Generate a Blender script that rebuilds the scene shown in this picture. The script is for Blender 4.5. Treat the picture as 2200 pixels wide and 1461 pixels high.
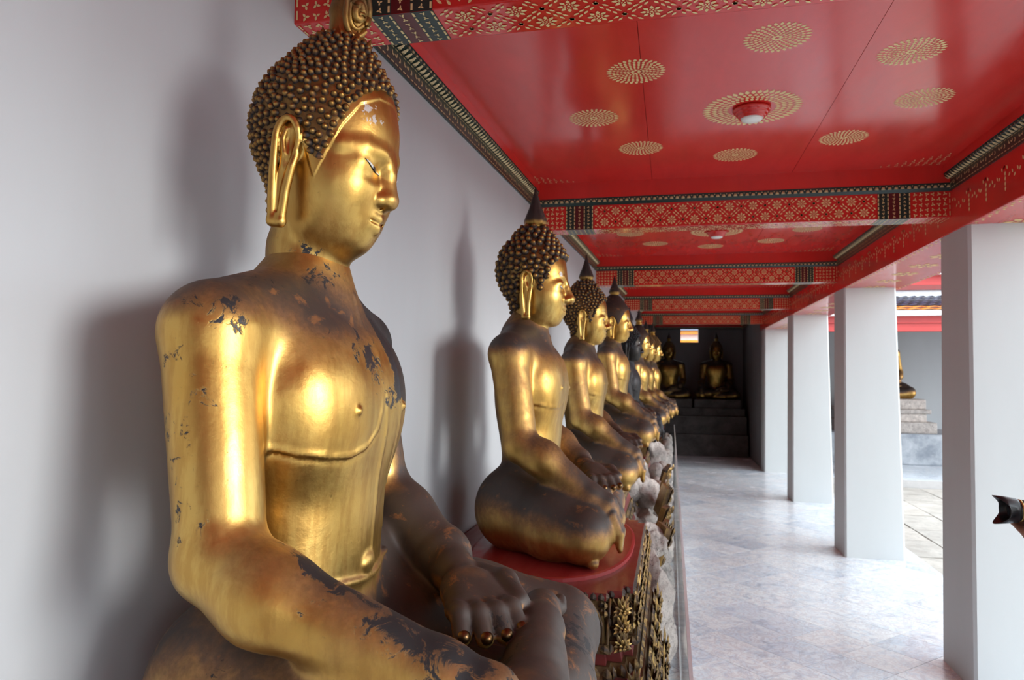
import bpy, bmesh, math, random
import numpy as np
from mathutils import Vector, Matrix
random.seed(7); rng = np.random.default_rng(7)
for o in list(bpy.data.objects): bpy.data.objects.remove(o)
scene = bpy.context.scene
COL = scene.collection
R = math.radians

# ------------------------------------------------------------------ camera
cam_d = bpy.data.cameras.new('view_camera'); cam = bpy.data.objects.new('view_camera', cam_d); COL.objects.link(cam)
scene.camera = cam
_y, _p, _r = R(12.6), R(2.79), R(0.64)
fw = Vector((-math.sin(_y)*math.cos(_p), math.cos(_y)*math.cos(_p), math.sin(_p)))
rt = Vector((math.cos(_y), math.sin(_y), 0)); up = rt.cross(fw)
r2 = rt*math.cos(_r)+up*math.sin(_r); u2 = -rt*math.sin(_r)+up*math.cos(_r)
cam.matrix_world = Matrix(((r2.x, u2.x, -fw.x, 0), (r2.y, u2.y, -fw.y, 0), (r2.z, u2.z, -fw.z, 2.0), (0, 0, 0, 1)))
cam_d.sensor_width = 23.6; cam_d.lens = 1530/2200*23.6
cam_d.clip_start = 0.05; cam_d.clip_end = 200
cam_d.dof.use_dof = True; cam_d.dof.focus_distance = 1.9; cam_d.dof.aperture_fstop = 4.0

# ------------------------------------------------------------------ world: bright overcast sky
w = bpy.data.worlds.new('overcast_sky'); scene.world = w; w.use_nodes = True
bg = w.node_tree.nodes['Background']; bg.inputs[0].default_value = (0.82, 0.925, 1.0, 1); bg.inputs[1].default_value = 2.15
# a veiled sun low over the courtyard, proxy for bright low sky, very soft
sd = bpy.data.lights.new('veiled_sun', 'SUN'); sd.energy = 1.35; sd.angle = R(22); sd.color = (1.0, 0.985, 0.96)
so = bpy.data.objects.new('veiled_sun', sd); COL.objects.link(so)
_az, _el = R(-13), R(6)
so.rotation_euler = Vector((-math.cos(_el)*math.cos(_az), -math.cos(_el)*math.sin(_az), -math.sin(_el))).to_track_quat('-Z', 'Y').to_euler()
vs = scene.view_settings
vs.view_transform = 'Standard'; vs.look = 'None'; vs.gamma = 1.0; vs.use_curve_mapping = False; vs.exposure = 0.98

# ------------------------------------------------------------------ helpers: objects
def link(o, parent=None):
    COL.objects.link(o)
    if parent is not None: o.parent = parent
    return o
def tag(o, label=None, cat=None, group=None, kind=None):
    if label: o['label'] = label
    if cat: o['category'] = cat
    if group: o['group'] = group
    if kind: o['kind'] = kind
    return o
def empty(name, loc=(0, 0, 0), rz=0, s=1.0):
    o = bpy.data.objects.new(name, None); o.empty_display_size = .1
    o.location = loc; o.rotation_euler = (0, 0, rz); o.scale = (s, s, s)
    return link(o)
def mesh_np(name, V, F, smooth=True, normals=None):
    V = np.asarray(V, np.float32); F = np.asarray(F, np.int32)
    me = bpy.data.meshes.new(name); n = len(F); k = F.shape[1]
    me.vertices.add(len(V)); me.vertices.foreach_set('co', V.ravel())
    me.loops.add(n*k); me.loops.foreach_set('vertex_index', F.ravel())
    me.polygons.add(n); me.polygons.foreach_set('loop_start', np.arange(n, dtype=np.int32)*k)
    me.polygons.foreach_set('use_smooth', np.full(n, smooth, bool))
    me.update(calc_edges=True); me.validate()
    if normals is not None: me.normals_split_custom_set_from_vertices(np.asarray(normals, np.float32).tolist())
    return me
def mesh_py(name, V, F, smooth=False):
    me = bpy.data.meshes.new(name); me.from_pydata([tuple(map(float, v)) for v in V], [], F); me.update()
    if smooth: me.polygons.foreach_set('use_smooth', [True]*len(me.polygons))
    return me
def obj(name, me, mat=None, parent=None, loc=None):
    o = bpy.data.objects.new(name, me); link(o, parent)
    if mat is not None:
        for m in (mat if isinstance(mat, (list, tuple)) else [mat]): me.materials.append(m) if len(me.materials) < (len(mat) if isinstance(mat, (list, tuple)) else 1) else None
    if loc is not None: o.location = loc
    return o
class MB:
    """collects polygons, builds one mesh"""
    def __init__(s): s.V = []; s.F = []; s.M = []
    def poly(s, pts, m=0):
        b = len(s.V); s.V += [tuple(p) for p in pts]; s.F.append(tuple(range(b, b+len(pts)))); s.M.append(m)
    def grid(s, V, F, m=0):
        b = len(s.V); s.V += [tuple(p) for p in V]; s.F += [tuple(i+b for i in f) for f in F]; s.M += [m]*len(F)
    def box(s, lo, hi, m=0):
        x0, y0, z0 = lo; x1, y1, z1 = hi
        V = [(x0,y0,z0),(x1,y0,z0),(x1,y1,z0),(x0,y1,z0),(x0,y0,z1),(x1,y0,z1),(x1,y1,z1),(x0,y1,z1)]
        s.grid(V, [(0,3,2,1),(4,5,6,7),(0,1,5,4),(1,2,6,5),(2,3,7,6),(3,0,4,7)], m)
    def hexa(s, V, m=0):
        s.grid(V, [(0,3,2,1),(4,5,6,7),(0,1,5,4),(1,2,6,5),(2,3,7,6),(3,0,4,7)], m)
    def lathe(s, prof, c=(0, 0, 0), n=24, m=0, f=None):
        V = []; F = []
        for (r, z) in prof:
            for i in range(n):
                a = 2*math.pi*i/n; rr = r*(f(a, z) if f else 1)
                V.append((c[0]+rr*math.cos(a), c[1]+rr*math.sin(a), c[2]+z))
        for j in range(len(prof)-1):
            for i in range(n):
                k = (i+1) % n; F.append((j*n+i, j*n+k, (j+1)*n+k, (j+1)*n+i))
        F.append(tuple(range(n-1, -1, -1))); F.append(tuple((len(prof)-1)*n+i for i in range(n)))
        s.grid(V, F, m)
    def tube(s, pts, rad, n=8, m=0):
        pts = [Vector(p) for p in pts]; V = []; F = []
        for i, p in enumerate(pts):
            d = (pts[min(i+1, len(pts)-1)]-pts[max(i-1, 0)]).normalized()
            a = d.cross(Vector((0.13, 0.21, 0.97))).normalized(); b = d.cross(a)
            r = rad[i] if isinstance(rad, (list, tuple)) else rad
            for k in range(n):
                t = 2*math.pi*k/n; V.append(p+a*r*math.cos(t)+b*r*math.sin(t))
        for j in range(len(pts)-1):
            for i in range(n):
                k = (i+1) % n; F.append((j*n+i, j*n+k, (j+1)*n+k, (j+1)*n+i))
        F.append(tuple(range(n-1, -1, -1))); F.append(tuple((len(pts)-1)*n+i for i in range(n)))
        s.grid(V, F, m)
    def build(s, name, mat, parent=None, smooth=False, bevel=0, loc=None):
        me = mesh_py(name, s.V, s.F, smooth)
        mats = mat if isinstance(mat, (list, tuple)) else [mat]
        for m in mats: me.materials.append(m)
        if len(mats) > 1: me.polygons.foreach_set('material_index', s.M)
        if bevel:
            bm = bmesh.new(); bm.from_mesh(me)
            bmesh.ops.bevel(bm, geom=list(bm.edges), offset=bevel, segments=2, affect='EDGES', profile=.6)
            bm.to_mesh(me); bm.free()
        o = bpy.data.objects.new(name, me); link(o, parent)
        if loc: o.location = loc
        return o

# ------------------------------------------------------------------ helpers: materials
class NT:
    def __init__(s, name):
        s.m = bpy.data.materials.new(name); s.m.use_nodes = True; s.t = s.m.node_tree
        s.b = s.t.nodes['Principled BSDF']
    def n(s, ty, **kw):
        nd = s.t.nodes.new(ty)
        for k, v in kw.items():
            if k == 'inp':
                for kk, vv in v.items():
                    if hasattr(vv, 'node'): s.t.links.new(vv, nd.inputs[kk])
                    else: nd.inputs[kk].default_value = vv
            else: setattr(nd, k, v)
        return nd
    def set(s, **kw):
        for k, v in kw.items():
            k = k.replace('_', ' ')
            if hasattr(v, 'node'): s.t.links.new(v, s.b.inputs[k])
            else: s.b.inputs[k].default_value = v
    def math(s, op, a, b=0.0, clamp=False):
        nd = s.n('ShaderNodeMath', operation=op, use_clamp=clamp)
        for i, v in enumerate((a, b)):
            if hasattr(v, 'node'): s.t.links.new(v, nd.inputs[i])
            else: nd.inputs[i].default_value = v
        return nd.outputs[0]
    def ramp(s, fac, stops):
        nd = s.n('ShaderNodeValToRGB'); s.t.links.new(fac, nd.inputs[0]); e = nd.color_ramp.elements
        while len(e) < len(stops): e.new(0.5)
        for el, (p, c) in zip(e, stops):
            el.position = p; el.color = c if len(c) == 4 else (*c, 1)
        return nd.outputs[0]
    def mix(s, f, a, b):
        nd = s.n('ShaderNodeMix', data_type='RGBA')
        for k, v in ((0, f), (6, a), (7, b)):
            if hasattr(v, 'node'): s.t.links.new(v, nd.inputs[k])
            else: nd.inputs[k].default_value = (*v, 1) if isinstance(v, tuple) and len(v) == 3 else v
        return nd.outputs[2]
    def noise(s, vec, scale, detail=4, rough=.55, dist=0.0):
        nd = s.n('ShaderNodeTexNoise', inp={'Scale': scale, 'Detail': detail, 'Roughness': rough, 'Distortion': dist})
        s.t.links.new(vec, nd.inputs['Vector']); return nd.outputs[0]
    def bump(s, h, strength=.3, dist=.01, normal=None):
        nd = s.n('ShaderNodeBump', inp={'Strength': strength, 'Distance': dist}); s.t.links.new(h, nd.inputs['Height'])
        if normal is not None: s.t.links.new(normal, nd.inputs['Normal'])
        s.t.links.new(nd.outputs[0], s.b.inputs['Normal']); return nd.outputs[0]
    def obc(s): return s.n('ShaderNodeTexCoord').outputs['Object']
    def pos(s): return s.n('ShaderNodeNewGeometry').outputs['Position']
    def attr(s, name): return s.n('ShaderNodeAttribute', attribute_name=name).outputs['Fac']
    def rand(s): return s.n('ShaderNodeObjectInfo').outputs['Random']

def simple(name, col, rough=.6, metal=0.0, var=.15, scale=8, bump=0.0, coat=0.0):
    t = NT(name); v = t.noise(t.pos(), scale, 5)
    c = t.mix(v, tuple(max(0, x*(1-var)) for x in col), tuple(min(1, x*(1+var)) for x in col))
    t.set(Base_Color=c, Roughness=rough, Metallic=metal)
    if coat: t.set(Coat_Weight=coat, Coat_Roughness=.15)
    if bump: t.bump(t.noise(t.pos(), scale*4, 6), bump, .01)
    return t.m

def mat_plaster(name, col, dirt=.12):
    t = NT(name); p = t.pos()
    st = t.n('ShaderNodeMapping', inp={'Scale': (1.0, 1.0, .25)}); t.t.links.new(p, st.inputs[0])
    n1 = t.noise(st.outputs[0], 1.6, 5, .6); n2 = t.noise(p, 14, 6, .6)
    c = t.mix(t.ramp(n1, [(.35, (0, 0, 0)), (.7, (1, 1, 1))]), tuple(x*(1-dirt) for x in col), col)
    c = t.mix(t.ramp(n2, [(.68, (0, 0, 0)), (.8, (.25, .25, .25))]), c, tuple(x*.8 for x in col))
    t.set(Base_Color=c, Roughness=.62); t.bump(t.noise(p, 6, 7, .6), .12, .01)
    return t.m
M = {}
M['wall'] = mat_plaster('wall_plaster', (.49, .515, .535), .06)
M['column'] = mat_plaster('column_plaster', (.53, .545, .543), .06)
M['shaded_wall'] = mat_plaster('shaded_plaster', (.20, .195, .20), .2)  # the corner's shade is put into this plaster colour

def mat_red(name, col=(.66, .026, .020), rough=.16):
    t = NT(name); p = t.pos()
    mp = t.n('ShaderNodeMapping', inp={'Scale': (3.0, .9, 1.0)}); t.t.links.new(p, mp.inputs[0])
    n = t.noise(mp.outputs[0], 3.0, 6, .65, .4)
    c = t.mix(n, tuple(x*.82 for x in col), tuple(min(1, x*1.15) for x in col))
    t.set(Base_Color=c, Roughness=t.ramp(n, [(.3, (rough*.8,)*3), (.75, (rough*1.7,)*3)]), Specular_IOR_Level=.5, Coat_Weight=.25, Coat_Roughness=.12)
    t.bump(t.noise(mp.outputs[0], 5.0, 5, .6), .05, .01)
    return t.m
M['red'] = mat_red('red_lacquer')
M['red_dull'] = mat_red('red_pedestal_paint', (.20, .018, .014), .45)
M['gilt'] = simple('stencil_gold', (.84, .64, .30), .5, .1, .15, 30)
M['green'] = simple('dark_green_paint', (.012, .032, .027), .3, 0, .3, 12)
M['maroon'] = simple('maroon_paint', (.10, .010, .012), .3, 0, .3, 12)
M['cream'] = simple('cream_gilding', (.62, .50, .27), .45, .2, .25, 40)

def mat_marble(name):
    t = NT(name); p = t.pos(); r = t.rand()
    off = t.n('ShaderNodeVectorMath', operation='SCALE'); cb = t.n('ShaderNodeCombineXYZ')
    t.t.links.new(r, cb.inputs[0]); t.t.links.new(t.math('MULTIPLY', r, 3.7), cb.inputs[1]); t.t.links.new(t.math('MULTIPLY', r, 1.3), cb.inputs[2])
    t.t.links.new(cb.outputs[0], off.inputs[0]); off.inputs['Scale'].default_value = 30
    ad = t.n('ShaderNodeVectorMath', operation='ADD'); t.t.links.new(p, ad.inputs[0]); t.t.links.new(off.outputs[0], ad.inputs[1])
    v = ad.outputs[0]
    n1 = t.noise(v, 4.5, 8, .68, 1.8); n2 = t.noise(v, 7, 7, .62, 2.8); n3 = t.noise(v, 1.2, 3, .5)
    c = t.ramp(n1, [(.30, (.46, .52, .60)), (.44, (.72, .80, .86)), (.55, (.84, .88, .89)), (.75, (.88, .93, .94))])
    vein = t.ramp(n2, [(.44, (0, 0, 0)), (.5, (1, 1, 1)), (.56, (0, 0, 0))])
    c = t.mix(t.math('MULTIPLY', vein, .55), c, (.52, .46, .48))
    tint = t.ramp(r, [(0, (.84, .87, .92)), (.35, (.97, .97, .97)), (.7, (1, 1, 1)), (1, (.95, .91, .90))])
    mx = t.n('ShaderNodeMix', data_type='RGBA', blend_type='MULTIPLY'); mx.inputs[0].default_value = 1
    t.t.links.new(c, mx.inputs[6]); t.t.links.new(tint, mx.inputs[7])
    t.set(Base_Color=mx.outputs[2], Roughness=t.ramp(n3, [(.3, (.16,)*3), (.7, (.30,)*3)]), Specular_IOR_Level=.5)
    return t.m
M['marble'] = mat_marble('marble')
M['grout'] = simple('grout', (.45, .43, .42), .8)
def mat_stone(name, c0, c1, scale=6, rough=.9, bump=.6, spot=None, rnd=True):
    t = NT(name); p = t.pos(); n1 = t.noise(p, scale, 8, .65, .3); n2 = t.noise(p, scale*5, 6, .7)
    c = t.mix(t.ramp(n1, [(.35, (0,)*3), (.65, (1,)*3)]), c0, c1)
    if spot: c = t.mix(t.ramp(n2, [(.56, (0,)*3), (.66, (1,)*3)]), c, spot)
    if rnd:
        mx = t.n('ShaderNodeMix', data_type='RGBA', blend_type='MULTIPLY'); mx.inputs[0].default_value = 1
        t.t.links.new(c, mx.inputs[6]); t.t.links.new(t.ramp(t.rand(), [(0, (.8, .8, .8)), (1, (1.05, 1.02, 1))]), mx.inputs[7]); c = mx.outputs[2]
    t.set(Base_Color=c, Roughness=rough); t.bump(t.math('ADD', n1, t.math('MULTIPLY', n2, .5)), bump, .035)
    return t.m
M['rock'] = mat_stone('pale_rock', (.47, .415, .385), (.74, .67, .62), 9, .92, 1.0, (.22, .195, .19))
M['slab'] = mat_stone('courtyard_stone', (.40, .37, .33), (.55, .52, .47), 3, .85, .4, (.33, .31, .29))
M['bluestone'] = mat_stone('grey_blue_stone', (.22, .25, .29), (.45, .48, .52), 2.5, .8, .5)
M['dirt'] = simple('dark_joint', (.12, .11, .10), .95)

# gold with wear --------------------------------------------------
def mat_gold(name, gold=(.60, .40, .125), dark=(.17, .085, .036), scratch=.5, dust_amp=.40, seedo=0.0, rough=.35, black=(.012, .011, .012), orange=(.23, .095, .03)):
    t = NT(name); oc = t.obc(); r = t.rand()
    ad = t.n('ShaderNodeVectorMath', operation='ADD'); t.t.links.new(oc, ad.inputs[0])
    cb = t.n('ShaderNodeCombineXYZ'); t.t.links.new(t.math('MULTIPLY', r, 17.0), cb.inputs[0]); cb.inputs[1].default_value = seedo
    t.t.links.new(cb.outputs[0], ad.inputs[1]); v = ad.outputs[0]
    big = t.noise(v, 3.2, 6, .6, .3); mid = t.noise(v, 14, 8, .68, .5); fine = t.noise(v, 60, 8, .7)
    mp = t.n('ShaderNodeMapping', inp={'Scale': (30, 30, 5)}); t.t.links.new(v, mp.inputs[0]); streak = t.noise(mp.outputs[0], 1.0, 6, .65)
    # gold colour: warm/cool patches and streaks
    g = t.mix(t.ramp(big, [(.35, (0,)*3), (.65, (1,)*3)]), tuple(x*f for x, f in zip(gold, (.92, .80, .62))), gold)
    g = t.mix(t.math('MULTIPLY', t.ramp(streak, [(.42, (1,)*3), (.55, (0,)*3)]), .55*scratch*2), g, tuple(x*f for x, f in zip(gold, (.66, .52, .42))))
    spk = t.ramp(t.noise(v, 95, 5, .6), [(.66, (0,)*3), (.74, (1,)*3)])
    g = t.mix(t.math('MULTIPLY', spk, .55), g, tuple(x*.45 for x in gold))
    # tarnish / dust
    dn = t.math('ADD', t.attr('dust'), t.math('MULTIPLY', t.math('SUBTRACT', t.math('ADD', t.math('MULTIPLY', mid, .65), t.math('MULTIPLY', big, .35)), .5), dust_amp*2.2))
    df = t.n('ShaderNodeMapRange', interpolation_type='SMOOTHSTEP', inp={'From Min': .18, 'From Max': .82}); t.t.links.new(dn, df.inputs[0]); df = df.outputs[0]
    dcol = t.mix(t.ramp(fine, [(.4, (0,)*3), (.62, (1,)*3)]), dark, tuple(x*1.5 for x in dark))
    soot = t.n('ShaderNodeMapRange', interpolation_type='SMOOTHSTEP', inp={'From Min': .62, 'From Max': 1.0}); t.t.links.new(t.math('ADD', t.attr('dust'), t.math('MULTIPLY', t.math('SUBTRACT', mid, .5), .5)), soot.inputs[0])
    dcol = t.mix(soot.outputs[0], dcol, (dark[0]*.20+.010, dark[1]*.26+.009, dark[2]*.45+.009))
    om = t.math('MULTIPLY', t.ramp(mid, [(.58, (0,)*3), (.66, (1,)*3)]), .75)
    dcol = t.mix(om, dcol, orange)
    c = t.mix(df, g, dcol)
    bn = t.math('ADD', t.attr('black'), t.math('MULTIPLY', t.math('SUBTRACT', t.noise(v, 19, 9, .72, .6), .5), 2.1))
    bf = t.n('ShaderNodeMapRange', interpolation_type='SMOOTHSTEP', inp={'From Min': .52, 'From Max': .62}); t.t.links.new(bn, bf.inputs[0]); bf = bf.outputs[0]
    c = t.mix(bf, c, black)
    sn = t.math('ADD', t.attr('silver'), t.math('MULTIPLY', t.math('SUBTRACT', t.noise(v, 30, 8, .7, .4), .5), 2.2))
    sf = t.n('ShaderNodeMapRange', inp={'From Min': .55, 'From Max': .60}); t.t.links.new(sn, sf.inputs[0])
    c = t.mix(sf.outputs[0], c, (.62, .60, .56))
    nonm = t.math('MAXIMUM', t.math('MULTIPLY', df, t.math('ADD', .40, t.math('MULTIPLY', soot.outputs[0], .5))), bf)
    met = t.math('SUBTRACT', 1.0, nonm, True)
    met = t.math('MULTIPLY', met, t.math('SUBTRACT', 1.0, t.math('MULTIPLY', sf.outputs[0], .6)))
    rg = t.math('ADD', t.math('MULTIPLY', mid, .16), rough-.08)
    rg = t.math('ADD', rg, t.math('MULTIPLY', df, .22)); rg = t.math('ADD', rg, t.math('MULTIPLY', bf, .1))
    t.set(Base_Color=c, Metallic=met, Roughness=rg)
    hb = t.math('ADD', t.math('MULTIPLY', big, .5), t.math('MULTIPLY', t.noise(v, 8, 3, .5), .5))
    b1 = t.n('ShaderNodeBump', inp={'Strength': .18, 'Distance': .02}); t.t.links.new(hb, b1.inputs['Height'])
    b2 = t.n('ShaderNodeBump', inp={'Strength': .35, 'Distance': .0015}); t.t.links.new(t.math('SUBTRACT', fine, t.math('MULTIPLY', bf, .8)), b2.inputs['Height'])
    t.t.links.new(b1.outputs[0], b2.inputs['Normal']); t.t.links.new(b2.outputs[0], t.b.inputs['Normal'])
    return t.m
M['gold'] = mat_gold('worn_gold')
M['gold_front'] = mat_gold('worn_gold_front', seedo=4.3)
M['gold_hair'] = mat_gold('tarnished_hair_gold', gold=(.46, .29, .085), dark=(.075, .040, .020), rough=.36)
M['black_bronze'] = mat_gold('black_lacquer', gold=(.05, .05, .055), dark=(.035, .034, .036), rough=.45, orange=(.05, .045, .045))
M['gold_shaded'] = mat_gold('shaded_gold', gold=(.36, .23, .06), dark=(.06, .035, .02), seedo=9)  # gold darkened so its colour carries the corner's shade
# ================================================================== STRUCTURE
def wallx(y): return -1.089+.0402*(y-5)
YB = [-8.2, -4.8, -1.36, 2.07, 5.5, 9.0, 12.45, 15.9]; BW = .2
ZB, ZT, ZC, ZL = 3.14, 3.325, 3.50, 3.03
XC, XB = 1.90, 1.92
YC = [-1.6-3.5, -1.6, 1.75, 5.2, 8.7, 12.33, 16.0]
# left wall
m = MB(); y0, y1 = -9.2, 16.6
m.hexa([(wallx(y0)-.35, y0, -.3), (wallx(y0), y0, -.3), (wallx(y1), y1, -.3), (wallx(y1)-.35, y1, -.3),
        (wallx(y0)-.35, y0, 3.9), (wallx(y0), y0, 3.9), (wallx(y1), y1, 3.9), (wallx(y1)-.35, y1, 3.9)])
wl = m.build('wall_left', M['wall']); tag(wl, 'long white plastered gallery wall behind the row of statues', kind='structure')
m = MB(); m.box((-1.9, -9.5, -.3), (2.6, -9.2, 3.9)); tag(m.build('wall_back', M['wall']), 'white end wall of the gallery behind the viewer', kind='structure')
# far wall with its window opening
wx0, wx1, wz0, wz1, WY = .235, .775, 2.93, 3.45, 20.5
m = MB()
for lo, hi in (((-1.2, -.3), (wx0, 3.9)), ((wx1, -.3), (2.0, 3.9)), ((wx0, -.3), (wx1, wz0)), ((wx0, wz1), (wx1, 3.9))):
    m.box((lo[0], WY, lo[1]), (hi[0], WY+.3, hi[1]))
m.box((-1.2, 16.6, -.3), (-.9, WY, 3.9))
tag(m.build('wall_corner', M['shaded_wall']), 'walls with shade painted into the colour, in the enclosed corner at the gallery end', kind='structure')
m = MB(); m.box((2.0, WY, -.3), (16, WY+.3, 3.9))
tag(m.build('wall_far', M['wall']), 'white wall of the far wing across the courtyard', kind='structure')
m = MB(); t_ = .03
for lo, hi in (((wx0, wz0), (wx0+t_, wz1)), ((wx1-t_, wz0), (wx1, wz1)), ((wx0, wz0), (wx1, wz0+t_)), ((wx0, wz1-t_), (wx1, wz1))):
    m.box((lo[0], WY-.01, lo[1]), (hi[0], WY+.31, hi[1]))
tag(m.build('window_1', M['shaded_wall']), 'small square open window high in the shade-darkened far wall', kind='structure')
m = MB(); m.box((1.93, 16.58, 0), (2.15, WY-.002, 3.5)); tag(m.build('wall_right', M['shaded_wall']), 'partition wall with shade painted in, beyond the last column at the dark corner', kind='structure')

# ------------------------------------------------ floor with diagonal marble tiles
m = MB(); m.box((-1.9, -9.2, -.3), (2.72, 20.5, -.004)); m.box((2.72, 15.62, -.3), (16, 20.5, -.004))
floor = m.build('floor', M['grout']); tag(floor, 'polished grey and white marble gallery floor laid diagonally', kind='structure')
def clip_rect(P, x0, x1, y0, y1):
    for ax, lim, sg in ((0, x0, 1), (0, x1, -1), (1, y0, 1), (1, y1, -1)):
        Q = []
        for i in range(len(P)):
            a, b = P[i], P[(i+1) % len(P)]; da = (a[ax]-lim)*sg; db = (b[ax]-lim)*sg
            if da >= 0: Q.append(a)
            if da*db < 0:
                t = da/(da-db); Q.append((a[0]+(b[0]-a[0])*t, a[1]+(b[1]-a[1])*t))
        P = Q
        if len(P) < 3: return []
    return P
def slab_mesh(P, z0, z1, c):
    n = len(P); V = [(x-c[0], y-c[1], z0) for x, y in P]+[(x-c[0], y-c[1], z1) for x, y in P]
    F = [tuple(range(n, 2*n))]+[(i, (i+1) % n, n+(i+1) % n, n+i) for i in range(n)]
    return V, F
ts, gap = .40, .0025; hd = ts/math.sqrt(2); rest = MB(); tiles = []
for i in range(-9, 6):
    for j in range(-18, 80):
        cx = 2*hd*i + (hd if j % 2 else 0) + .35; cy = hd*j; r = hd-gap
        P = clip_rect([(cx-r, cy), (cx, cy-r), (cx+r, cy), (cx, cy+r)], -1.3, 2.72, -8, 20.4)
        if len(P) < 3: continue
        tiles.append((cx, cy, P))
full_mesh = None; ntile = 0
for cx, cy, P in tiles:
    vis = -0.05 < cx < 2.95 and 2.6 < cy < 16.4
    if vis and ntile < 300:
        V, F = slab_mesh(P, -.004, 0.0, (cx, cy))
        isfull = len(P) == 4 and abs(P[0][0]-(cx-hd+gap)) < 1e-6 and abs(P[2][0]-(cx+hd-gap)) < 1e-6
        if isfull and full_mesh: me = full_mesh
        else:
            me = mesh_py('tile', V, F); me.materials.append(M['marble'])
            if isfull: full_mesh = me
        o = bpy.data.objects.new('tile', me); link(o, floor); o.location = (cx, cy, 0); ntile += 1
    else:
        V, F = slab_mesh(P, -.004, 0.0, (0, 0)); rest.grid(V, F)
tag(rest.build('tile_field', M['marble'], floor), kind='stuff')
m = MB(); m.box((2.75, 15.66, -.004), (15.9, 20.4, 0)); m.build('wing_paving', M['marble'], floor)

# ------------------------------------------------ courtyard paving
m = MB(); m.box((2.72, -9.2, -.5), (30, 15.62, -.17)); m.box((-30, -30, -.5), (60, 60, -.49))
court = m.build('courtyard_ground', M['dirt']); tag(court, 'open courtyard ground paved with worn stone slabs', kind='structure')
x = 2.74; nsl = 0; rest = MB()
while x < 12:
    wd = random.uniform(.55, .85); y = -3+random.random()
    while y < 15.55:
        L = min(random.uniform(.7, 1.5), 15.6-y); g = .014
        if L < .2: break
        V, F = slab_mesh([(x+g, y+g), (x+wd-g, y+g*.5), (x+wd-g*.6, y+L-g), (x+g, y+L-g*.7)], -.17, -.15+random.uniform(-.006, .006), (0, 0))
        if y > 4 and x < 2.9+.45*y*.6 and nsl < 200:
            me = mesh_py('slab', V, F); me.materials.append(M['slab']); obj('slab', me, None, court); nsl += 1
        else: rest.grid(V, F)
        y += L
    x += wd
tag(rest.build('slab_field', M['slab'], court), kind='stuff')

# ------------------------------------------------ columns
CW, CD, TP = .62, .56, .05
def column(name, x, y, label, w=CW, d=CD, bottom=0):
    m = MB(); c = .018
    def ring(x0, x1, y0, y1, z):
        return [(x0+c, y0, z), (x1-c, y0, z), (x1, y0+c, z), (x1, y1-c, z), (x1-c, y1, z), (x0+c, y1, z), (x0, y1-c, z), (x0, y0+c, z)]
    a = ring(x, x+w, y, y+d, bottom); b = ring(x+TP*.5, x+w-TP, y+TP*.5, y+d-TP*.5, ZL)
    m.grid(a+b, [tuple(range(7, -1, -1)), tuple(range(8, 16))]+[(i, (i+1) % 8, 8+(i+1) % 8, 8+i) for i in range(8)])
    o = m.build(name, M['column']); tag(o, label, 'column', 'white gallery columns', 'structure'); return o
cl = ['column out of view behind the photographer', 'column out of view beside the viewer', 'column out of view right of the viewer',
      'nearest square white column at the right edge behind the hand', 'second square white column from the right edge', 'third square white column, slimmer with distance',
      'last square white column before the dark corner, stained at its top']
for i, y in enumerate(YC): column('column', XC+.004*max(0, y-8), y, cl[i])
column('column', 3.70, 15.9, 'white column of the far wing half hidden behind second column')
column('column', 7.4, 15.9, 'white column of the far wing further right across the courtyard')

# ------------------------------------------------ gilt stencil patterns in 2-D (u along, v across)
def leaf(u, v, a, L, W):
    ca, sa = math.cos(a), math.sin(a); P = []
    for (p, q) in ((0, 0), (.35*L, .5*W), (.7*L, .38*W), (L, 0), (.7*L, -.38*W), (.35*L, -.5*W)):
        P.append((u+p*ca-q*sa, v+p*sa+q*ca))
    return P
def rosette(u, v, r):
    out = []
    for k in range(8):
        a = k*math.pi/4; out.append(leaf(u+.42*r*math.cos(a), v+.42*r*math.sin(a), a, .58*r, .36*r))
        a2 = a+math.pi/8; out.append(leaf(u+.22*r*math.cos(a2), v+.22*r*math.sin(a2), a2, .26*r, .15*r))
    out.append([(u+.13*r*math.cos(t*math.pi/3), v+.13*r*math.sin(t*math.pi/3)) for t in range(6)])
    return out
def lattice(u0, u1, h, pitch, rr):
    out = []; n = int(round((u1-u0)/pitch)); p = (u1-u0)/n; hh = pitch/2; rows = int(math.ceil(h/hh))+1
    for j in range(-1, rows+1):
        for i in range(-1, n+2):
            u = u0+i*p+(p/2 if j % 2 else 0); v = h/2+(j-rows/2+.5)*hh
            out += [(q, 'r') for q in rosette(u, v, rr)]
            # the dashed edges of this lozenge (upper two)
            for sx in (-1, 1):
                a = (u+sx*p/2, v); b = (u, v+hh); L = math.hypot(b[0]-a[0], b[1]-a[1]); an = math.atan2(b[1]-a[1], b[0]-a[0]); nx, ny = -math.sin(an), math.cos(an)
                for f0 in (.16, .40, .62):
                    for s in (-1, 1):
                        off = s*rr*.20
                        out.append((leaf(a[0]+(b[0]-a[0])*f0+nx*off, a[1]+(b[1]-a[1])*f0+ny*off, an+s*.15, L*.20, rr*.26), 'd'))
            out.append((leaf(u+p/2-rr*.3, v, 0, rr*.6, rr*.45), 'd')); out.append((leaf(u+p/2, v-rr*.3, math.pi/2, rr*.6, rr*.45), 'd'))
    res = []
    for P, _ in out:
        us = [q[0] for q in P]; vs_ = [q[1] for q in P]
        if min(us) > u0 and max(us) < u1 and min(vs_) > .004 and max(vs_) < h-.004: res.append(P)
    return res
def sprigs(u0, u1, h, step):
    out = []; nu = max(1, int((u1-u0)/step)); nv = max(1, int(h/step))
    for i in range(nu):
        for j in range(nv):
            u = u0+(i+.5)*(u1-u0)/nu; v = (j+.5)*h/nv; a = random.choice((0, .4, -.4, 1.57))+(.8 if (i+j) % 2 else -.3)
            for k in range(3): out.append(leaf(u, v, a+k*2.1, step*.42, step*.24))
    return out
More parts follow.
